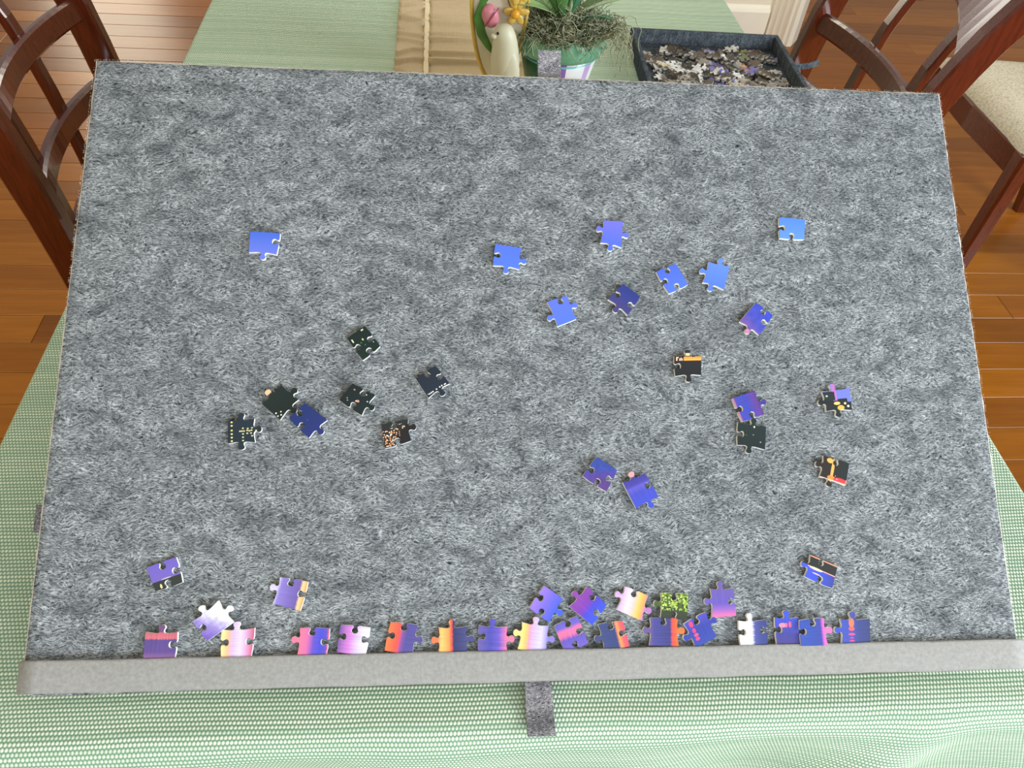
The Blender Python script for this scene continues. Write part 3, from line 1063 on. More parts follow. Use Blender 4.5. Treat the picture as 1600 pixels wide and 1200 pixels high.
     [('g','u',[(0,(62,72,120)),(0.6,(54,66,116)),(0.72,(246,150,90)),(0.84,(246,96,90)),(1,(206,80,110))],0.12)]),
    ('lavender to yellow-orange tilted piece in the upper row', [(404.9, 62.1), (421.3, 55.2), (416.4, 38.1), (398.1, 46.2)], 'BTFT', (0.45, 0.55, 0.5, 0.58), 0,
     [('g','u',[(0,(196,160,206)),(0.3,(222,206,226)),(0.55,(236,190,176)),(0.7,(250,190,100)),(0.88,(248,160,92)),(1,(176,120,180))],0.2)]),
    ('leafy green piece with a dark lower edge above the navy and red one', [(430.2, 57.2), (450.3, 56.0), (448.5, 38.7), (429.5, 40.3)], 'BFBT', (0.5, 0.5, 0.5, 0.55), 0.001,
     [('g','v',[(0,(50,54,46)),(0.3,(56,66,44)),(1,(96,124,44))],0.5),('v',6,0.40,(142,172,62),-0.05,1.05,0.30,1.05),('v',9,0.34,(190,214,96),0.0,1.0,0.36,1.05),('v',8,0.34,(48,60,38),0.0,1.0,0.0,1.0),('v',13,0.28,(212,226,140),0.0,1.0,0.3,1.05)]),
    ('navy piece with a bright red right edge and knob in the row', [(422.1, 40.0), (442.0, 39.3), (441.6, 20.6), (420.7, 21.4)], 'BTFT', (0.48, 0.45, 0.5, 0.55), 0,
     [('g','u',[(0,(104,84,140)),(0.15,(72,72,140)),(0.72,(62,62,122)),(0.82,(246,84,64)),(1.2,(250,110,60))],0.08)]),
    ('navy blue piece tilted left with a red dashed streak, right part of the row', [(446.2, 35.5), (462.9, 43.4), (469.6, 26.5), (453.8, 19.1)], 'BTFT', (0.5, 0.4, 0.5, 0.5), 0,
     [('g','v',[(0,(56,72,160)),(0.6,(56,66,156)),(1,(80,76,180))],0.15),('s',0.24,0.86,0.09,0.13,(226,70,110)),('s',0.25,0.6,0.08,0.10,(220,66,110)),('s',0.26,0.42,0.10,0.07,(236,84,120)),('s',0.25,0.27,0.10,0.07,(226,72,110))]),
    ('violet streaked piece with a pink lower edge at the right end of the upper row', [(467.2, 59.6), (483.8, 59.6), (484.8, 40.4), (467.1, 39.8)], 'TBFT', (0.45, 0.47, 0.5, 0.55), 0,
     [('g','v',[(0,(226,110,160)),(0.22,(150,100,180)),(0.45,(100,84,176)),(1,(104,88,160))],0.4)]),
    ('piece half white, half navy, right part of the row on the strip', [(486.3, 37.0), (506.6, 37.4), (506.3, 19.4), (486.6, 19.2)], 'TBFB', (0.42, 0.4, 0.5, 0.55), 0,
     [('g','u',[(0,(246,244,246)),(0.42,(238,236,246)),(0.56,(80,84,150)),(0.75,(62,72,136)),(1,(58,64,124))],0.24)]),
    ('navy piece with pink-red lights across its top, left of an overlapping pair in the row', [(513.4, 38.8), (530.4, 38.5), (530.3, 19.7), (513.4, 19.7)], 'TFFB', (0.5, 0.5, 0.5, 0.55), 0,
     [('g','v',[(0,(72,64,132)),(0.4,(66,66,144)),(1,(62,80,196))],0.2),('s',0.3,0.72,0.18,0.09,(236,130,160)),('s',0.62,0.74,0.07,0.12,(240,90,130)),('s',0.46,0.72,0.05,0.09,(246,110,140))]),
    ('deep blue piece with pink right edge overlapping its left neighbour in the row', [(530.5, 36.6), (548.8, 37.8), (550.2, 19.3), (530.3, 19.1)], 'BTFB', (0.52, 0.45, 0.5, 0.55), 0.0019,
     [('g','u',[(0,(52,76,166)),(0.6,(50,72,154)),(0.8,(62,66,150)),(0.9,(206,100,190)),(1.1,(236,110,170))],0.06)]),
    ('navy piece with a vertical red-orange glow, last at the right of the row', [(562.1, 36.8), (584.1, 36.8), (582.5, 19.4), (561.6, 19.8)], 'TFFT', (0.42, 0.5, 0.5, 0.55), 0,
     [('g','u',[(0,(60,80,176)),(0.35,(70,76,160)),(0.6,(58,68,130)),(1,(54,62,112))],0.08),('s',0.36,0.84,0.10,0.2,(250,120,90)),('s',0.36,0.60,0.11,0.09,(246,96,86)),('s',0.36,0.38,0.13,0.05,(226,80,140)),('s',0.36,0.12,0.10,0.04,(196,76,130)),('s',0.36,0.24,0.08,0.03,(196,76,130))]),
    ('half black, half royal blue piece with a cream patch at the lower right', [(544.3, 82.5), (563.9, 73.8), (558.1, 58.4), (538.2, 67.0)], 'BFBT', (0.42, 0.5, 0.48, 0.5), 0,
     [('g','u',[(0,(66,84,216)),(0.6,(58,76,190)),(1,(56,66,140))],0.1),('h',1.5708,0.04,(38,42,42)),('r',0.0,1.05,0.50,0.54,(250,170,150)),('s',0.30,0.50,0.26,0.06,(250,220,170)),('r',0.0,1.05,0.94,0.99,(240,150,120)),('s',0.35,0.30,0.16,0.03,(220,180,200))]),
]

for k, (lab, corners, sides, fracs, lift, spec) in enumerate(PIECES):
    me, (cx, cy) = piece_mesh('puzzle_piece', corners, sides, fracs)
    me.materials.append(print_mat(spec, k))
    me.materials.append(M_CARD)
    o = bpy.data.objects.new('puzzle_piece', me)
    COL.objects.link(o)
    tx = ty = 0.0
    if lift:
        tx = 0.03
    o.matrix_world = BM @ Matrix.Translation((cx * 0.001, cy * 0.001, 0.0003 + lift)) @ Matrix.Rotation(tx, 4, 'X')
    tag(o, lab, 'puzzle piece', 'jigsaw pieces laid out on the felt board')

# ------------------------------------------------------------ sorting tray with heaped pieces
TR = Matrix(((0.9993, -0.0375, 0, 0.3015), (0.0375, 0.9993, 0, 0), (0, 0, 1, TZ + 0.004), (0, 0, 0, 1)))
# frame: origin at far left outer corner, x right, -y towards the viewer
tray = empty('sorting_tray')
ang = -0.034
tray.location = (0.3095, 1.250, TZ + 0.0035)
tray.rotation_euler = (0, 0, ang)
tag(tray, 'shallow dark felt sorting tray heaped with pieces, right of the potted plant', 'tray')
TW, TD, TH, TT = 0.246, 0.335, 0.026, 0.0075
box_obj('tray_base', (0, TW, -TD, 0, 0, 0.004), M_FELT_TRAY, tray)


def tray_wall(name, x0, x1, y0, y1):
    box_obj(name, (x0, x1, y0, y1, 0.0035, TH), M_FELT_TRAY, tray, 0.0012)


tray_wall('tray_wall', 0, TW, -TT, 0)
tray_wall('tray_wall', 0, TW, -TD, -TD + TT)
tray_wall('tray_wall', 0, TT, -TD + TT, -TT)
tray_wall('tray_wall', TW - TT, TW, -TD + TT, -TT)
bm = bmesh.new()
path = [(TW - 0.002, -0.098, 0.018), (TW + 0.010, -0.099, 0.020), (TW + 0.026, -0.096, 0.021), (TW + 0.042, -0.090, 0.024)]
sweep(bm, path, [rect_ring((0, 0.35, 1), (0, 1, -0.35), 0.0045, 0.0012) for _ in path])
bm_obj('pull_strap', bm, M_FELT_TRAY, tray)

TINT = {
    'dark': ('small dark brown-black jigsaw piece heaped at the', [(52, 44, 36), (38, 36, 36), (66, 52, 40), (46, 50, 46), (78, 64, 48)]),
    'grey': ('small grey-backed jigsaw piece lying at the', [(140, 134, 126), (168, 164, 158), (118, 112, 106)]),
    'white': ('small whitish jigsaw piece lying at the', [(222, 216, 204), (202, 196, 186)]),
    'blue': ('small blue-violet jigsaw piece heaped at the', [(84, 80, 144), (98, 94, 160), (64, 66, 122), (120, 116, 162)]),
    'orange': ('small orange or tan jigsaw piece heaped at the', [(206, 160, 106), (196, 172, 130), (176, 104, 64)]),
    'green': ('small olive green jigsaw piece heaped at the', [(110, 110, 50), (96, 104, 66)]),
}
M_CARD2 = plain('dull_cardboard_cut_edge', (150, 144, 134), 0.9, 0.1, 0.1, 300)
tint_mats = {k: [plain('heaped_piece_face', c, 0.5, 0.4, 0.35, 140) for c in v[1]] for k, v in TINT.items()}
rt = random.Random(21)
base_shapes = []
for s in ('TBTB', 'TTBB', 'FTBT', 'BBTT', 'TBBF', 'TTTB'):
    base_shapes.append(s)
tray_meshes = {}


def tray_mesh(s, key, mi):
    k = (s, key, mi)
    if k not in tray_meshes:
        me, _ = piece_mesh('puzzle_piece', [(-8.6, 8.3), (8.6, 8.0), (8.4, -8.3), (-8.7, -8.0)], s, (.5, .48, .52, .5), 1)
        me.materials.append(tint_mats[key][mi])
        me.materials.append(M_CARD2)
        tray_meshes[k] = me
    return tray_meshes[k]


ttrans = tray.matrix_basis.copy()
SPOTS = [  # u 0..1 left to right, v 0..1 far to near within the visible depth, spread, kind, count
    (0.14, 0.20, 0.06, 'dark', 6), (0.24, 0.16, 0.05, 'dark', 7), (0.36, 0.16, 0.05, 'dark', 8),
    (0.36, 0.24, 0.025, 'orange', 3), (0.42, 0.30, 0.07, 'grey', 9), (0.47, 0.22, 0.06, 'dark', 8),
    (0.43, 0.36, 0.05, 'grey', 7), (0.60, 0.25, 0.07, 'dark', 9), (0.74, 0.20, 0.06, 'dark', 9),
    (0.72, 0.18, 0.03, 'green', 3), (0.82, 0.24, 0.06, 'grey', 6), (0.88, 0.20, 0.03, 'dark', 4),
    (0.07, 0.36, 0.03, 'grey', 4), (0.15, 0.44, 0.03, 'grey', 4), (0.13, 0.54, 0.04, 'white', 7),
    (0.20, 0.56, 0.03, 'white', 5), (0.28, 0.64, 0.025, 'blue', 3), (0.12, 0.70, 0.04, 'dark', 7),
    (0.22, 0.82, 0.04, 'white', 9), (0.30, 0.90, 0.04, 'white', 6), (0.17, 0.90, 0.05, 'grey', 6),
    (0.46, 0.52, 0.05, 'orange', 5), (0.56, 0.55, 0.04, 'orange', 4), (0.42, 0.58, 0.06, 'dark', 8),
    (0.66, 0.46, 0.06, 'blue', 7), (0.72, 0.58, 0.06, 'blue', 9), (0.64, 0.38, 0.06, 'grey', 6),
    (0.80, 0.45, 0.06, 'dark', 6), (0.62, 0.72, 0.03, 'orange', 3), (0.50, 0.75, 0.05, 'blue', 7),
    (0.60, 0.86, 0.06, 'dark', 10), (0.66, 0.90, 0.04, 'blue', 5), (0.42, 0.86, 0.06, 'dark', 9),
    (0.80, 0.72, 0.06, 'dark', 8), (0.84, 0.62, 0.04, 'grey', 4), (0.88, 0.82, 0.03, 'orange', 4),
    (0.90, 0.72, 0.03, 'grey', 4), (0.78, 0.92, 0.06, 'grey', 7), (0.90, 0.94, 0.04, 'dark', 6),
    (0.52, 1.02, 0.16, 'dark', 12)]
cells = {}
count = 0
for u, v, sprd, kind0, cnt in SPOTS:
    for q in range(cnt):
        kind = kind0
        if count >= 300 - len(PIECES):
            break
        x = TT + 0.012 + (TW - 2 * TT - 0.024) * min(1, max(0, 0.01 + u * 1.06 + rt.gauss(0, sprd * 1.15)))
        yv = min(1.25, max(0.0, v + rt.gauss(0, sprd * 1.1)))
        yy = -TT - 0.012 - 0.150 * yv
        cell = (int(x / 0.014), int(yy / 0.014))
        h = cells.get(cell, 0)
        cells[cell] = h + 1
        if rt.random() < 0.42:
            kind = rt.choice(('dark', 'dark', 'grey', 'grey', 'blue', 'dark', 'white', 'orange'))
        mats = TINT[kind][1]
        me = tray_mesh(rt.choice(base_shapes), kind, rt.randrange(len(mats)))
        o = bpy.data.objects.new('puzzle_piece', me)
        COL.objects.link(o)
        tl = 0.0 if h == 0 else rt.uniform(0.05, 0.32)
        z = 0.0042 + 0.0022 * h + math.sin(tl) * 0.004
        o.matrix_world = ttrans @ Matrix.Translation((x, yy, z)) @ Matrix.Rotation(rt.uniform(0, 6.28), 4, 'Z') @ Matrix.Rotation(tl, 4, 'X')
        where = ('far', 'middle', 'near')[min(2, int(yv * 3))] + ' ' + ('left', 'centre', 'right')[min(2, int((x / TW) * 3))]
        tag(o, TINT[kind][0] + ' ' + where + ' of the felt sorting tray', 'puzzle piece', 'heaped pieces in the tray, %s, %s' % (kind, where))
        count += 1

# ------------------------------------------------------------ potted plant
PX, PY = 0.1685, 1.075
pot = tag(empty('potted_plant', (PX, PY, TZ + 0.0105)), 'broad-leaved plant with curly moss in a green and white pot', 'potted plant')


def pot_mat():
    t = NT('painted_ceramic_pot', 0.3, 0.5)
    c = t.coord()
    sp = t.n('ShaderNodeSeparateXYZ')
    t.l(c, sp.inputs[0])
    ang_ = t.math('ARCTAN2', sp.outputs[0], t.math('MULTIPLY', sp.outputs[1], -1.0))
    blk = t.ramp(t.math('MULTIPLY_ADD', ang_, 0.25, 0.5), [
        (0.0, lin((32, 98, 62))), (0.36, lin((34, 104, 66))), (0.44, lin((30, 92, 60))), (0.455, lin((140, 100, 176))),
        (0.52, lin((232, 232, 236))), (0.66, lin((196, 168, 214))), (0.72, lin((238, 238, 240)))], 'CONSTANT')
    z = sp.outputs[2]
    st = t.math('LESS_THAN', t.math('ABSOLUTE', t.math('SUBTRACT', z, 0.056)), 0.0016)
    col = t.mix(st, blk, lin((120, 190, 196)))
    t.color(col)
    return t.m


rimm = NT('glazed_green_rim', 0.3, 0.5)
cc = rimm.coord()
rimm.color(rimm.mix(rimm.noise(rimm.mapping(cc, (8, 8, 30)), 3, 3), lin((66, 150, 104)), lin((150, 205, 176))))
V, F = lathe([(0.0, 0.0), (0.040, 0.0), (0.043, 0.003), (0.050, 0.034), (0.0575, 0.068), (0.0565, 0.068), (0.045, 0.02), (0.0, 0.018)])
link_mesh('pot_body', V, F, pot_mat(), pot, True)
V, F = lathe([(0.0560, 0.061), (0.0620, 0.063), (0.0655, 0.070), (0.0668, 0.080), (0.0655, 0.090), (0.0625, 0.0925), (0.0590, 0.090), (0.0570, 0.078), (0.0560, 0.061)])
link_mesh('pot_rim', V, F, rimm.m, pot, True)
V, F = lathe([(0.0, 0.088), (0.03, 0.087), (0.0585, 0.080), (0.0585, 0.07), (0.0, 0.07)], 32)
link_mesh('soil', V, F, plain('dark_moss_bed', (40, 46, 34), 1.0, 0.1, 0.4, 90), pot, True)


def moss(name, n, seed, mat):
    r = random.Random(seed)
    V, F = [], []
    for k in range(n):
        a = r.uniform(0, 2 * PI)
        rad = 0.071 * math.sqrt(r.random())
        p = Vector((rad * math.cos(a) * 1.0, rad * math.sin(a) * 0.98, 0.086 + 0.028 * (1 - (rad / 0.07) ** 2) * r.random() + 0.004))
        hd = r.uniform(0, 2 * PI)
        pitch = r.uniform(-0.3, 0.5)
        curl = r.uniform(-1.0, 1.0)
        pts = []
        m = r.randint(8, 13)
        st = r.uniform(0.0022, 0.0036)
        for i in range(m):
            pts.append(p.copy())
            hd += curl * 0.5 + r.uniform(-0.5, 0.5)
            pitch += r.uniform(-0.5, 0.5)
            pitch = max(-0.9, min(0.9, pitch))
            p = p + Vector((math.cos(hd) * math.cos(pitch), math.sin(hd) * math.cos(pitch), math.sin(pitch))) * st
            rr_ = math.hypot(p.x, p.y)
            if p.z < 0.088 and rr_ < 0.066:
                p.z = 0.088
                pitch = abs(pitch)
            if rr_ > 0.072:
                pitch -= 0.5
        tube_data(V, F, pts, lambda q: 0.00062 * (1 - 0.4 * q), 3)
    return tag(link_mesh(name, V, F, mat, pot, True), kind='stuff')


moss('moss', 760, 1, plain('grey_green_moss', (160, 166, 140), 0.9, 0.2, 0.3, 120))
moss('moss', 420, 2, plain('dark_moss', (84, 90, 62), 0.9, 0.2, 0.3, 120))
moss('moss', 320, 4, plain('straw_moss', (196, 190, 162), 0.9, 0.2, 0.3, 120))
# strands hanging over the rim, most of them on the right
V, F = [], []
r = random.Random(9)
for k in range(46):
    a = r.uniform(-0.75, 0.35) if k < 34 else r.uniform(-2.2, -0.9)
    p = Vector((0.062 * math.cos(a), 0.062 * math.sin(a), 0.093))
    out = Vector((math.cos(a), math.sin(a), 0))
    pts = []
    m = r.randint(12, 22) if k < 34 else r.randint(7, 12)
    reach = r.uniform(0.3, 1.0)
    for i in range(m):
        pts.append(p.copy())
        q = i / m
        step = out * (0.0028 * (1.1 - q) * (0.4 + reach)) + Vector((0, 0, 0.0020 - 0.0085 * q * (0.4 + q)))
        step += Vector((math.sin(i * (0.7 + 0.05 * (k % 9)) + k) * 0.0026, math.cos(i * 0.9 + k * 2) * 0.0024, math.sin(i * 1.4 + k * 3) * 0.0016))
        p = p + step
        rad_ = math.hypot(p.x, p.y)
        if rad_ < 0.069 and p.z < 0.095:
            p.x *= 0.070 / rad_
            p.y *= 0.070 / rad_
        if p.z < 0.003:
            p.z = 0.003
    tube_data(V, F, pts, 0.00058, 3)
tag(link_mesh('trailing_moss', V, F, plain('trailing_moss', (146, 144, 116), 0.9, 0.2, 0.3, 120), pot, True), kind='stuff')


def leaf_mat(name, a, b):
    t = NT(name, 0.4, 0.4)
    uv = t.coord('UV')
    sp = t.n('ShaderNodeSeparateXYZ')
    t.l(uv, sp.inputs[0])
    f = t.noise(t.mapping(uv, (28, 2, 1)), 1.0, 3)
    rib = t.math('LESS_THAN', t.math('ABSOLUTE', t.math('SUBTRACT', sp.outputs[0], 0.5)), 0.018)
    col = t.mix(f, lin(a), lin(b))
    t.color(t.mix(rib, col, lin([v * 0.55 for v in a])))
    return t.m


LM = [leaf_mat('leaf_green', (62, 108, 58), (104, 148, 84)), leaf_mat('leaf_pale_green', (112, 146, 96), (156, 182, 120)), leaf_mat('leaf_blue_green', (40, 96, 66), (82, 136, 98))]


def leaf(base, tip, width, lift, mat, roll=0.0, curl=0.25):
    base, tip = Vector(base), Vector(tip)
    d = tip - base
    L = d.length
    up = Vector((0, 0, 1))
    sd = d.cross(up)
    sd = sd.normalized() if sd.length > 1e-6 else Vector((1, 0, 0))
    nr = sd.cross(d).normalized()
    sd, nr = sd * math.cos(roll) + nr * math.sin(roll), nr * math.cos(roll) - sd * math.sin(roll)
    V, F, UV = [], [], []
    n, m = 18, 8
    for j in range(n + 1):
        q = j / n
        w = width * (math.sin(PI * min(1, q * 0.94 + 0.06)) ** 0.62) * (0.35 + 0.65 * min(1, q * 2.2))
        c = base + d * q + up * (lift * math.sin(PI * q))
        for i in range(m + 1):
            s = i / m * 2 - 1
            V.append(c + sd * (s * w / 2) + nr * (curl * w * s * s * 0.5))
            UV.append((i / m, q))
    k = len(V)
    for v in list(V):
        V.append(v - nr * 0.0011)
    UV = UV + UV
    for j in range(n):
        for i in range(m):
            a = j * (m + 1) + i
            F.append((a, a + 1, a + m + 2, a + m + 1))
            F.append((k + a, k + a + m + 1, k + a + m + 2, k + a + 1))
    for j in range(n):
        a = j * (m + 1)
        F.append((a, a + m + 1, k + a + m + 1, k + a))
        a += m
        F.append((a, k + a, k + a + m + 1, a + m + 1))
    return link_mesh('leaf', V, F, mat, pot, True, None, UV)


leaf((-0.002, -0.006, 0.100), (-0.082, -0.030, 0.132), 0.054, 0.014, LM[1], 0.25)
leaf((-0.002, -0.014, 0.100), (-0.040, -0.046, 0.170), 0.044, 0.012, LM[0], -0.4, 0.45)
leaf((0.000, 0.008, 0.098), (-0.095, 0.055, 0.165), 0.052, 0.02, LM[2], 0.1)
leaf((0.006, -0.010, 0.100), (0.030, -0.034, 0.190), 0.034, 0.010, LM[2], 0.6, 0.5)
leaf((0.006, 0.000, 0.100), (0.128, 0.000, 0.136), 0.042, 0.014, LM[1], -0.1)
leaf((0.010, -0.008, 0.098), (0.066, -0.024, 0.112), 0.022, 0.006, LM[2], 0.2)
leaf((0.004, 0.012, 0.098), (0.085, 0.075, 0.180), 0.050, 0.02, LM[0], 0.1)
leaf((0.000, 0.012, 0.098), (0.006, 0.085, 0.210), 0.054, 0.02, LM[2])
V, F = [], []
tube_data(V, F, [(0.002, -0.012, 0.088), (0.008, -0.014, 0.13), (0.014, -0.012, 0.18), (0.020, -0.006, 0.26)], 0.0035, 8)
link_mesh('flower_stem', V, F, plain('pale_stem', (150, 168, 116), 0.5), pot, True)
V, F = [], []
tube_data(V, F, [(0.006, -0.004, 0.088), (0.022, -0.002, 0.14), (0.026, 0.004, 0.26)], 0.0016, 6)
link_mesh('support_stake', V, F, plain('dark_stake', (60, 66, 54), 0.5), pot, True)

# ------------------------------------------------------------ ceramic spring ornament with the bird
OX, OY = 0.0, 0.0
orn = tag(empty('ceramic_ornament', (0.088, 1.045, TZ + 0.0115)), 'cream ceramic ornament with white bird, pink tulip and yellow flower beside the plant pot', 'ornament')
M_CER = plain('cream_glaze', (222, 214, 190), 0.3, 0.5, 0.06, 40)
M_CERY = plain('yellow_glaze', (214, 178, 84), 0.3, 0.5, 0.12, 60)
M_BIRD = NT('white_bird_glaze', 0.42, 0.4)
c_ = M_BIRD.coord()
M_BIRD.color(M_BIRD.mix(M_BIRD.noise(M_BIRD.mapping(c_, (90, 90, 9)), 1.0, 3), lin((196, 190, 158)), lin((226, 222, 200))))
# egg shaped backing plaque
V, F = [], []
outl = []
for k in range(48):
    t_ = 2 * PI * k / 48
    x_ = -0.009 + 0.037 * math.cos(t_) * (1 + 0.10 * math.sin(t_))
    z_ = 0.125 + 0.108 * math.sin(t_)
    outl.append((x_, z_))
bm = bmesh.new()
fr = [bm.verts.new((x, 0.000, z)) for x, z in outl]
bk = [bm.verts.new((x, 0.014, z)) for x, z in outl]
fi = [bm.verts.new((-0.009 + (x + 0.009) * 0.9, -0.003, 0.125 + (z - 0.125) * 0.94)) for x, z in outl]
for i in range(48):
    j = (i + 1) % 48
    bm.faces.new((fr[i], fr[j], bk[j], bk[i]))
    bm.faces.new((fi[i], fi[j], fr[j], fr[i]))
bm.faces.new(fi[::-1])
bm.faces.new(bk)
bm_obj('backing_plaque', bm, M_CER, orn, False)
V, F = [], []
tube_data(V, F, [(x, -0.002, z) for x, z in outl + outl[:1]], 0.0026, 8)
link_mesh('yellow_rim', V, F, M_CERY, orn, True)
box_obj('foot', (-0.030, 0.030, -0.030, 0.018, 0.0, 0.012), M_CER, orn, 0.004)


def ball(bm, c, r, rot=None, seg=20):
    m = Matrix.Translation(c) @ (rot or Matrix.Identity(4)) @ Matrix.Diagonal((r[0], r[1], r[2], 1))
    bmesh.ops.create_uvsphere(bm, u_segments=seg, v_segments=seg // 2 + 2, radius=1.0, matrix=m)


def bird():
    # upright bird seen from its back and left side: ring sections up its height
    prof = [(0.010, 0.009, 0.000, 0.000), (0.020, 0.0145, 0.000, 0.000), (0.034, 0.0185, 0.0005, 0.0), (0.050, 0.0200, 0.0005, -0.001),
            (0.064, 0.0195, 0.000, -0.0015), (0.076, 0.0170, -0.001, -0.002), (0.086, 0.0160, -0.002, -0.003), (0.094, 0.0140, -0.0035, -0.0035), (0.1005, 0.0105, -0.0035, -0.003), (0.1035, 0.004, -0.003, -0.003)]
    V, F = [], []
    seg = 24
    for z, r_, ox, oy in prof:
        for k in range(seg):
            t_ = 2 * PI * k / seg
            V.append((ox + r_ * math.cos(t_), oy + r_ * 0.9 * math.sin(t_), z))
    for i in range(len(prof) - 1):
        for k in range(seg):
            a = i * seg + k
            b = i * seg + (k + 1) % seg
            F.append((a, b, b + seg, a + seg))
    F.append(tuple(range(seg))[::-1])
    F.append(tuple((len(prof) - 1) * seg + k for k in range(seg)))
    o = link_mesh('bird', V, F, M_BIRD.m, orn, True)
    md = o.modifiers.new('smooth', 'SUBSURF')
    md.levels = md.render_levels = 1
    o.location = (0.000, -0.026, 0.010)
    # wing, beak, eye
    bm = bmesh.new()
    ball(bm, (0.006, -0.0125, 0.046), (0.0135, 0.0065, 0.030), Matrix.Rotation(-0.12, 4, 'Y'))
    w = bm_obj('wing', bm, M_BIRD.m, o, True)
    bm = bmesh.new()
    ball(bm, (-0.0165, -0.009, 0.0895), (0.0055, 0.0040, 0.0040), Matrix.Rotation(0.5, 4, 'Y'), 12)
    bm_obj('beak', bm, M_BIRD.m, o, True)
    bm = bmesh.new()
    ball(bm, (-0.0125, -0.0125, 0.0950), (0.0018, 0.0012, 0.0022), None, 10)
    e = bm_obj('eye', bm, plain('black_glaze', (14, 12, 12), 0.15, 0.6), o, True)
    return o


bird()
bm = bmesh.new()
ball(bm, (-0.0215, -0.012, 0.116), (0.0115, 0.0085, 0.0155), Matrix.Rotation(-0.25, 4, 'Y'))
tul = bm_obj('tulip_bloom', bm, plain('pink_glaze', (206, 128, 142), 0.3, 0.5, 0.1, 60), orn, True)
V, F = [], []
tube_data(V, F, [(-0.0285, -0.019, 0.105), (-0.0235, -0.0215, 0.113), (-0.0180, -0.0215, 0.121), (-0.0115, -0.018, 0.129)], 0.0009, 6)
link_mesh('petal_line', V, F, plain('dark_pink_glaze', (150, 62, 84), 0.3), tul, True)
# tulip leaf
V, F = [], []
cl = [(-0.006, -0.010, 0.168), (-0.018, -0.010, 0.152), (-0.031, -0.010, 0.134), (-0.0375, -0.011, 0.112), (-0.032, -0.012, 0.092), (-0.022, -0.013, 0.076), (-0.016, -0.013, 0.066)]
wd = [0.003, 0.008, 0.0095, 0.0125, 0.0125, 0.009, 0.002]
bm = bmesh.new()
secs = []
for i, c in enumerate(cl):
    a, b = Vector(cl[max(i - 1, 0)]), Vector(cl[min(i + 1, len(cl) - 1)])
    d = (b - a).normalized()
    sd = d.cross(Vector((0, 1, 0))).normalized()
    secs.append([sd * (wd[i] / 2 * math.cos(t_)) + Vector((0, 1, 0)) * (0.0018 * math.sin(t_)) for t_ in [2 * PI * k / 10 for k in range(10)]])
sweep(bm, cl, secs)
bm_obj('tulip_leaf', bm, plain('leaf_glaze', (72, 116, 52), 0.35, 0.5, 0.25, 50), orn, True)
# daffodil
bm = bmesh.new()
for k in range(6):
    t_ = 2 * PI * k / 6
    ball(bm, (0.013 + 0.009 * math.cos(t_), -0.010, 0.122 + 0.011 * math.sin(t_)), (0.0085, 0.0022, 0.0048), Matrix.Rotation(-t_, 4, 'Y'), 12)
ball(bm, (0.010, -0.012, 0.142), (0.006, 0.003, 0.012), None, 12)
ball(bm, (0.022, -0.010, 0.146), (0.006, 0.003, 0.014), None, 12)
daf = bm_obj('daffodil_petals', bm, M_CERY, orn, True)
bm = bmesh.new()
ball(bm, (0.011, -0.016, 0.121), (0.0062, 0.0058, 0.0062), None, 14)
bm_obj('daffodil_trumpet', bm, plain('orange_glaze', (216, 158, 40), 0.3), daf, True)
V, F = [], []
tube_data(V, F, [(0.004, -0.014, 0.130), (-0.001, -0.020, 0.142), (-0.008, -0.018, 0.150), (-0.006, -0.012, 0.160), (0.002, -0.010, 0.163), (0.004, -0.012, 0.152), (0.012, -0.014, 0.156), (0.016, -0.012, 0.168)], 0.0007, 5)
link_mesh('wire_twig', V, F, plain('dark_wire', (52, 44, 34), 0.5), orn, True)


# ------------------------------------------------------------ chairs
def back_off(z):
    T = [(0.0, -0.055), (0.2, -0.02), (0.42, 0.0), (0.55, 0.008), (0.65, 0.020), (0.72, 0.031), (0.78, 0.048), (0.84, 0.075), (0.90, 0.112), (0.98, 0.165)]
    T[0] = (0.0, 0.055)
    T[1] = (0.2, 0.018)
    for (a, p), (b, q) in zip(T, T[1:]):
        if z <= b:
            u = (z - a) / (b - a)
            return p + (q - p) * u
    return T[-1][1]


M_SEAT = NT('cream_textured_seat_fabric', 0.85, 0.15)
c_ = M_SEAT.coord()
vo = M_SEAT.n('ShaderNodeTexVoronoi')
M_SEAT.l(c_, vo.inputs['Vector'])
vo.inputs['Scale'].default_value = 210
M_SEAT.color(M_SEAT.mix(vo.outputs['Distance'], lin((222, 212, 190)), lin((176, 164, 140))))
M_SEAT.bump(vo.outputs['Distance'], 0.4, 0.0015)


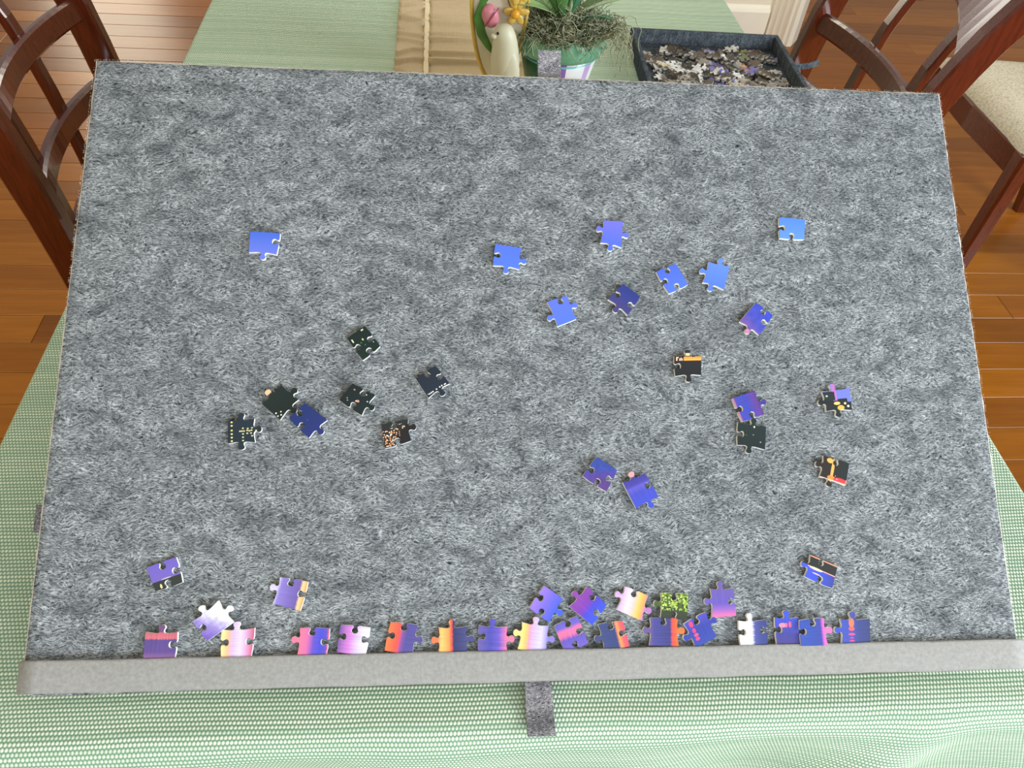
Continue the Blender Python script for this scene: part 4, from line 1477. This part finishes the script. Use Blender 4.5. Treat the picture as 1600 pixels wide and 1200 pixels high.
def chair(loc, rz, label, rails=(0.71, 0.585), width=0.41, slats=(-0.2, 0.2)):
    """local frame: +x is the way the sitter faces, the back posts stand at x = 0"""
    root = tag(empty('dining_chair', loc, rz), label, 'chair', None)
    hw = width / 2
    zs = [0.0, 0.1, 0.25, 0.42, 0.5, 0.58, 0.65, 0.72, 0.77, 0.81, 0.85, 0.89, 0.925]

    def bow(yy, b=0.040):
        return b * (1 - (yy / hw) ** 2)
    for s in (-1, 1):
        bm = bmesh.new()
        path = [(-back_off(z) , s * hw, z) for z in zs]
        secs = []
        for i, z in enumerate(zs):
            a, b = Vector(path[max(i - 1, 0)]), Vector(path[min(i + 1, len(zs) - 1)])
            d = (b - a).normalized()
            ax = Vector((0, 1, 0)).cross(d)
            dep = 0.025 if z > 0.3 else 0.017 + 0.008 * z / 0.3
            secs.append(rect_ring(ax, (0, 1, 0), dep, 0.0135))
        sweep(bm, path, secs)
        bm_obj('back_post', bm, M_WOOD, root)
    n = 22

    def bar(name, z0, hh, th, arch=0.0, low=0.0):
        bm = bmesh.new()
        path, secs = [], []
        for i in range(n + 1):
            yy = -hw + width * i / n
            q = 1 - (yy / hw) ** 2
            zz = z0 + arch * q
            path.append((-back_off(zz) - (bow(yy, 0.022) if low else bow(yy)) + 0.006, yy, zz))
            sl = (back_off(zz + 0.02) - back_off(zz - 0.02)) / 0.04
            upv = Vector((-sl, 0, 1)).normalized()
            h2 = hh + low * (1 - q)
            ring = rect_ring((1, 0, sl), upv, th, h2, 0.25)
            if low:
                ring = [v - upv * (h2 - hh) for v in ring]
            secs.append(ring)
        sweep(bm, path, secs)
        return bm_obj(name, bm, M_WOOD, root)
    for z in rails:
        bar('back_rail', z, 0.019, 0.009)
    bar('back_rail', 0.475, 0.018, 0.009)
    bar('crest_rail', 0.886, 0.042, 0.012, 0.008, 0.030)
    for f in slats:
        yy = f * width
        bm = bmesh.new()
        zz = [0.47, 0.52, 0.58, 0.64, 0.70, 0.76, 0.80, 0.84, 0.87]
        path = [(-back_off(z) - bow(yy) - 0.002, yy, z) for z in zz]
        secs = []
        for i in range(len(zz)):
            a, b = Vector(path[max(i - 1, 0)]), Vector(path[min(i + 1, len(zz) - 1)])
            ax = Vector((0, 1, 0)).cross((b - a).normalized())
            secs.append(rect_ring(ax, (0, 1, 0), 0.008, 0.0115))
        sweep(bm, path, secs)
        bm_obj('back_slat', bm, M_WOOD, root)
    # seat frame
    D, FW = 0.43, 0.235
    for s in (-1, 1):
        bm = bmesh.new()
        a, b = (0.0, s * (hw - 0.004), 0.412), (D - 0.02, s * (FW - 0.016), 0.412)
        r_ = rect_ring((0, 1, 0), (0, 0, 1), 0.011, 0.030)
        sweep(bm, [a, b], [r_, r_])
        bm_obj('seat_rail', bm, M_WOOD, root)
    bm = bmesh.new()
    r_ = rect_ring((1, 0, 0), (0, 0, 1), 0.011, 0.030)
    sweep(bm, [(D - 0.013, -FW + 0.01, 0.412), (D - 0.004, 0, 0.412), (D - 0.013, FW - 0.01, 0.412)], [r_, r_, r_])
    bm_obj('seat_rail', bm, M_WOOD, root)
    bm = bmesh.new()
    sweep(bm, [(0.0, -hw, 0.412), (0.0, hw, 0.412)], [r_, r_])
    bm_obj('seat_rail', bm, M_WOOD, root)
    for s in (-1, 1):
        bm = bmesh.new()
        sweep(bm, [(D - 0.020, s * (FW - 0.020), 0.0), (D - 0.020, s * (FW - 0.020), 0.25), (D - 0.020, s * (FW - 0.020), 0.440)],
              [rect_ring((1, 0, 0), (0, 1, 0), q, q) for q in (0.0155, 0.0195, 0.0215)])
        bm_obj('front_leg', bm, M_WOOD, root)
    # stuffed seat pad
    V, F, = [], []
    nx, ny = 26, 26
    rs = random.Random(3)
    for j in range(ny + 1):
        for i in range(nx + 1):
            q, w = i / nx, j / ny * 2 - 1
            x = 0.012 + (D - 0.014) * q
            wid = (hw - 0.008) + (FW - hw + 0.008) * q
            # rounded front corners
            e = min(q, 1 - q) * D
            e2 = (1 - abs(w)) * wid
            edge = min(e, e2)
            z = 0.442 + 0.034 * min(1, (edge / 0.05)) ** 0.5 if edge > 0 else 0.442
            if edge < 0.03:
                z += 0.0016 * math.sin((x + w * wid) * 240)
            cut = 0.0
            if q > 0.9 and abs(w) > 0.9:
                cut = (q - 0.9) * (abs(w) - 0.9) * 1.2
            V.append((x - cut * 0.6, w * (wid - cut * 0.6), z))
    k = len(V)
    for v in list(V):
        V.append((v[0], v[1], 0.438))
    for j in range(ny):
        for i in range(nx):
            a = j * (nx + 1) + i
            F.append((a, a + 1, a + nx + 2, a + nx + 1))
    rim = [i for i in range(nx + 1)] + [j * (nx + 1) + nx for j in range(1, ny + 1)] + [ny * (nx + 1) + i for i in range(nx - 1, -1, -1)] + [j * (nx + 1) for j in range(ny - 1, 0, -1)]
    for q in range(len(rim)):
        a, b = rim[q], rim[(q + 1) % len(rim)]
        F.append((b, a, a + k, b + k))
    F.append(tuple(a + k for a in rim))
    link_mesh('seat_cushion', V, F, M_SEAT.m, root, True)
    return root


chair((-0.578, 1.195, 0), 0.04, 'dark cherry wood chair tucked under the left side of the table', (0.715, 0.590), 0.41, (-0.24, 0.14))
chair((0.722, 1.285, 0), PI + 0.03, 'reddish cherry wood chair with glossy top rail on the right side of the table', (0.705, 0.585), 0.41, (0.26, -0.15))
chair((1.735, 1.685, 0), PI, 'cherry wood chair with cream padded seat standing away from the table on the right')
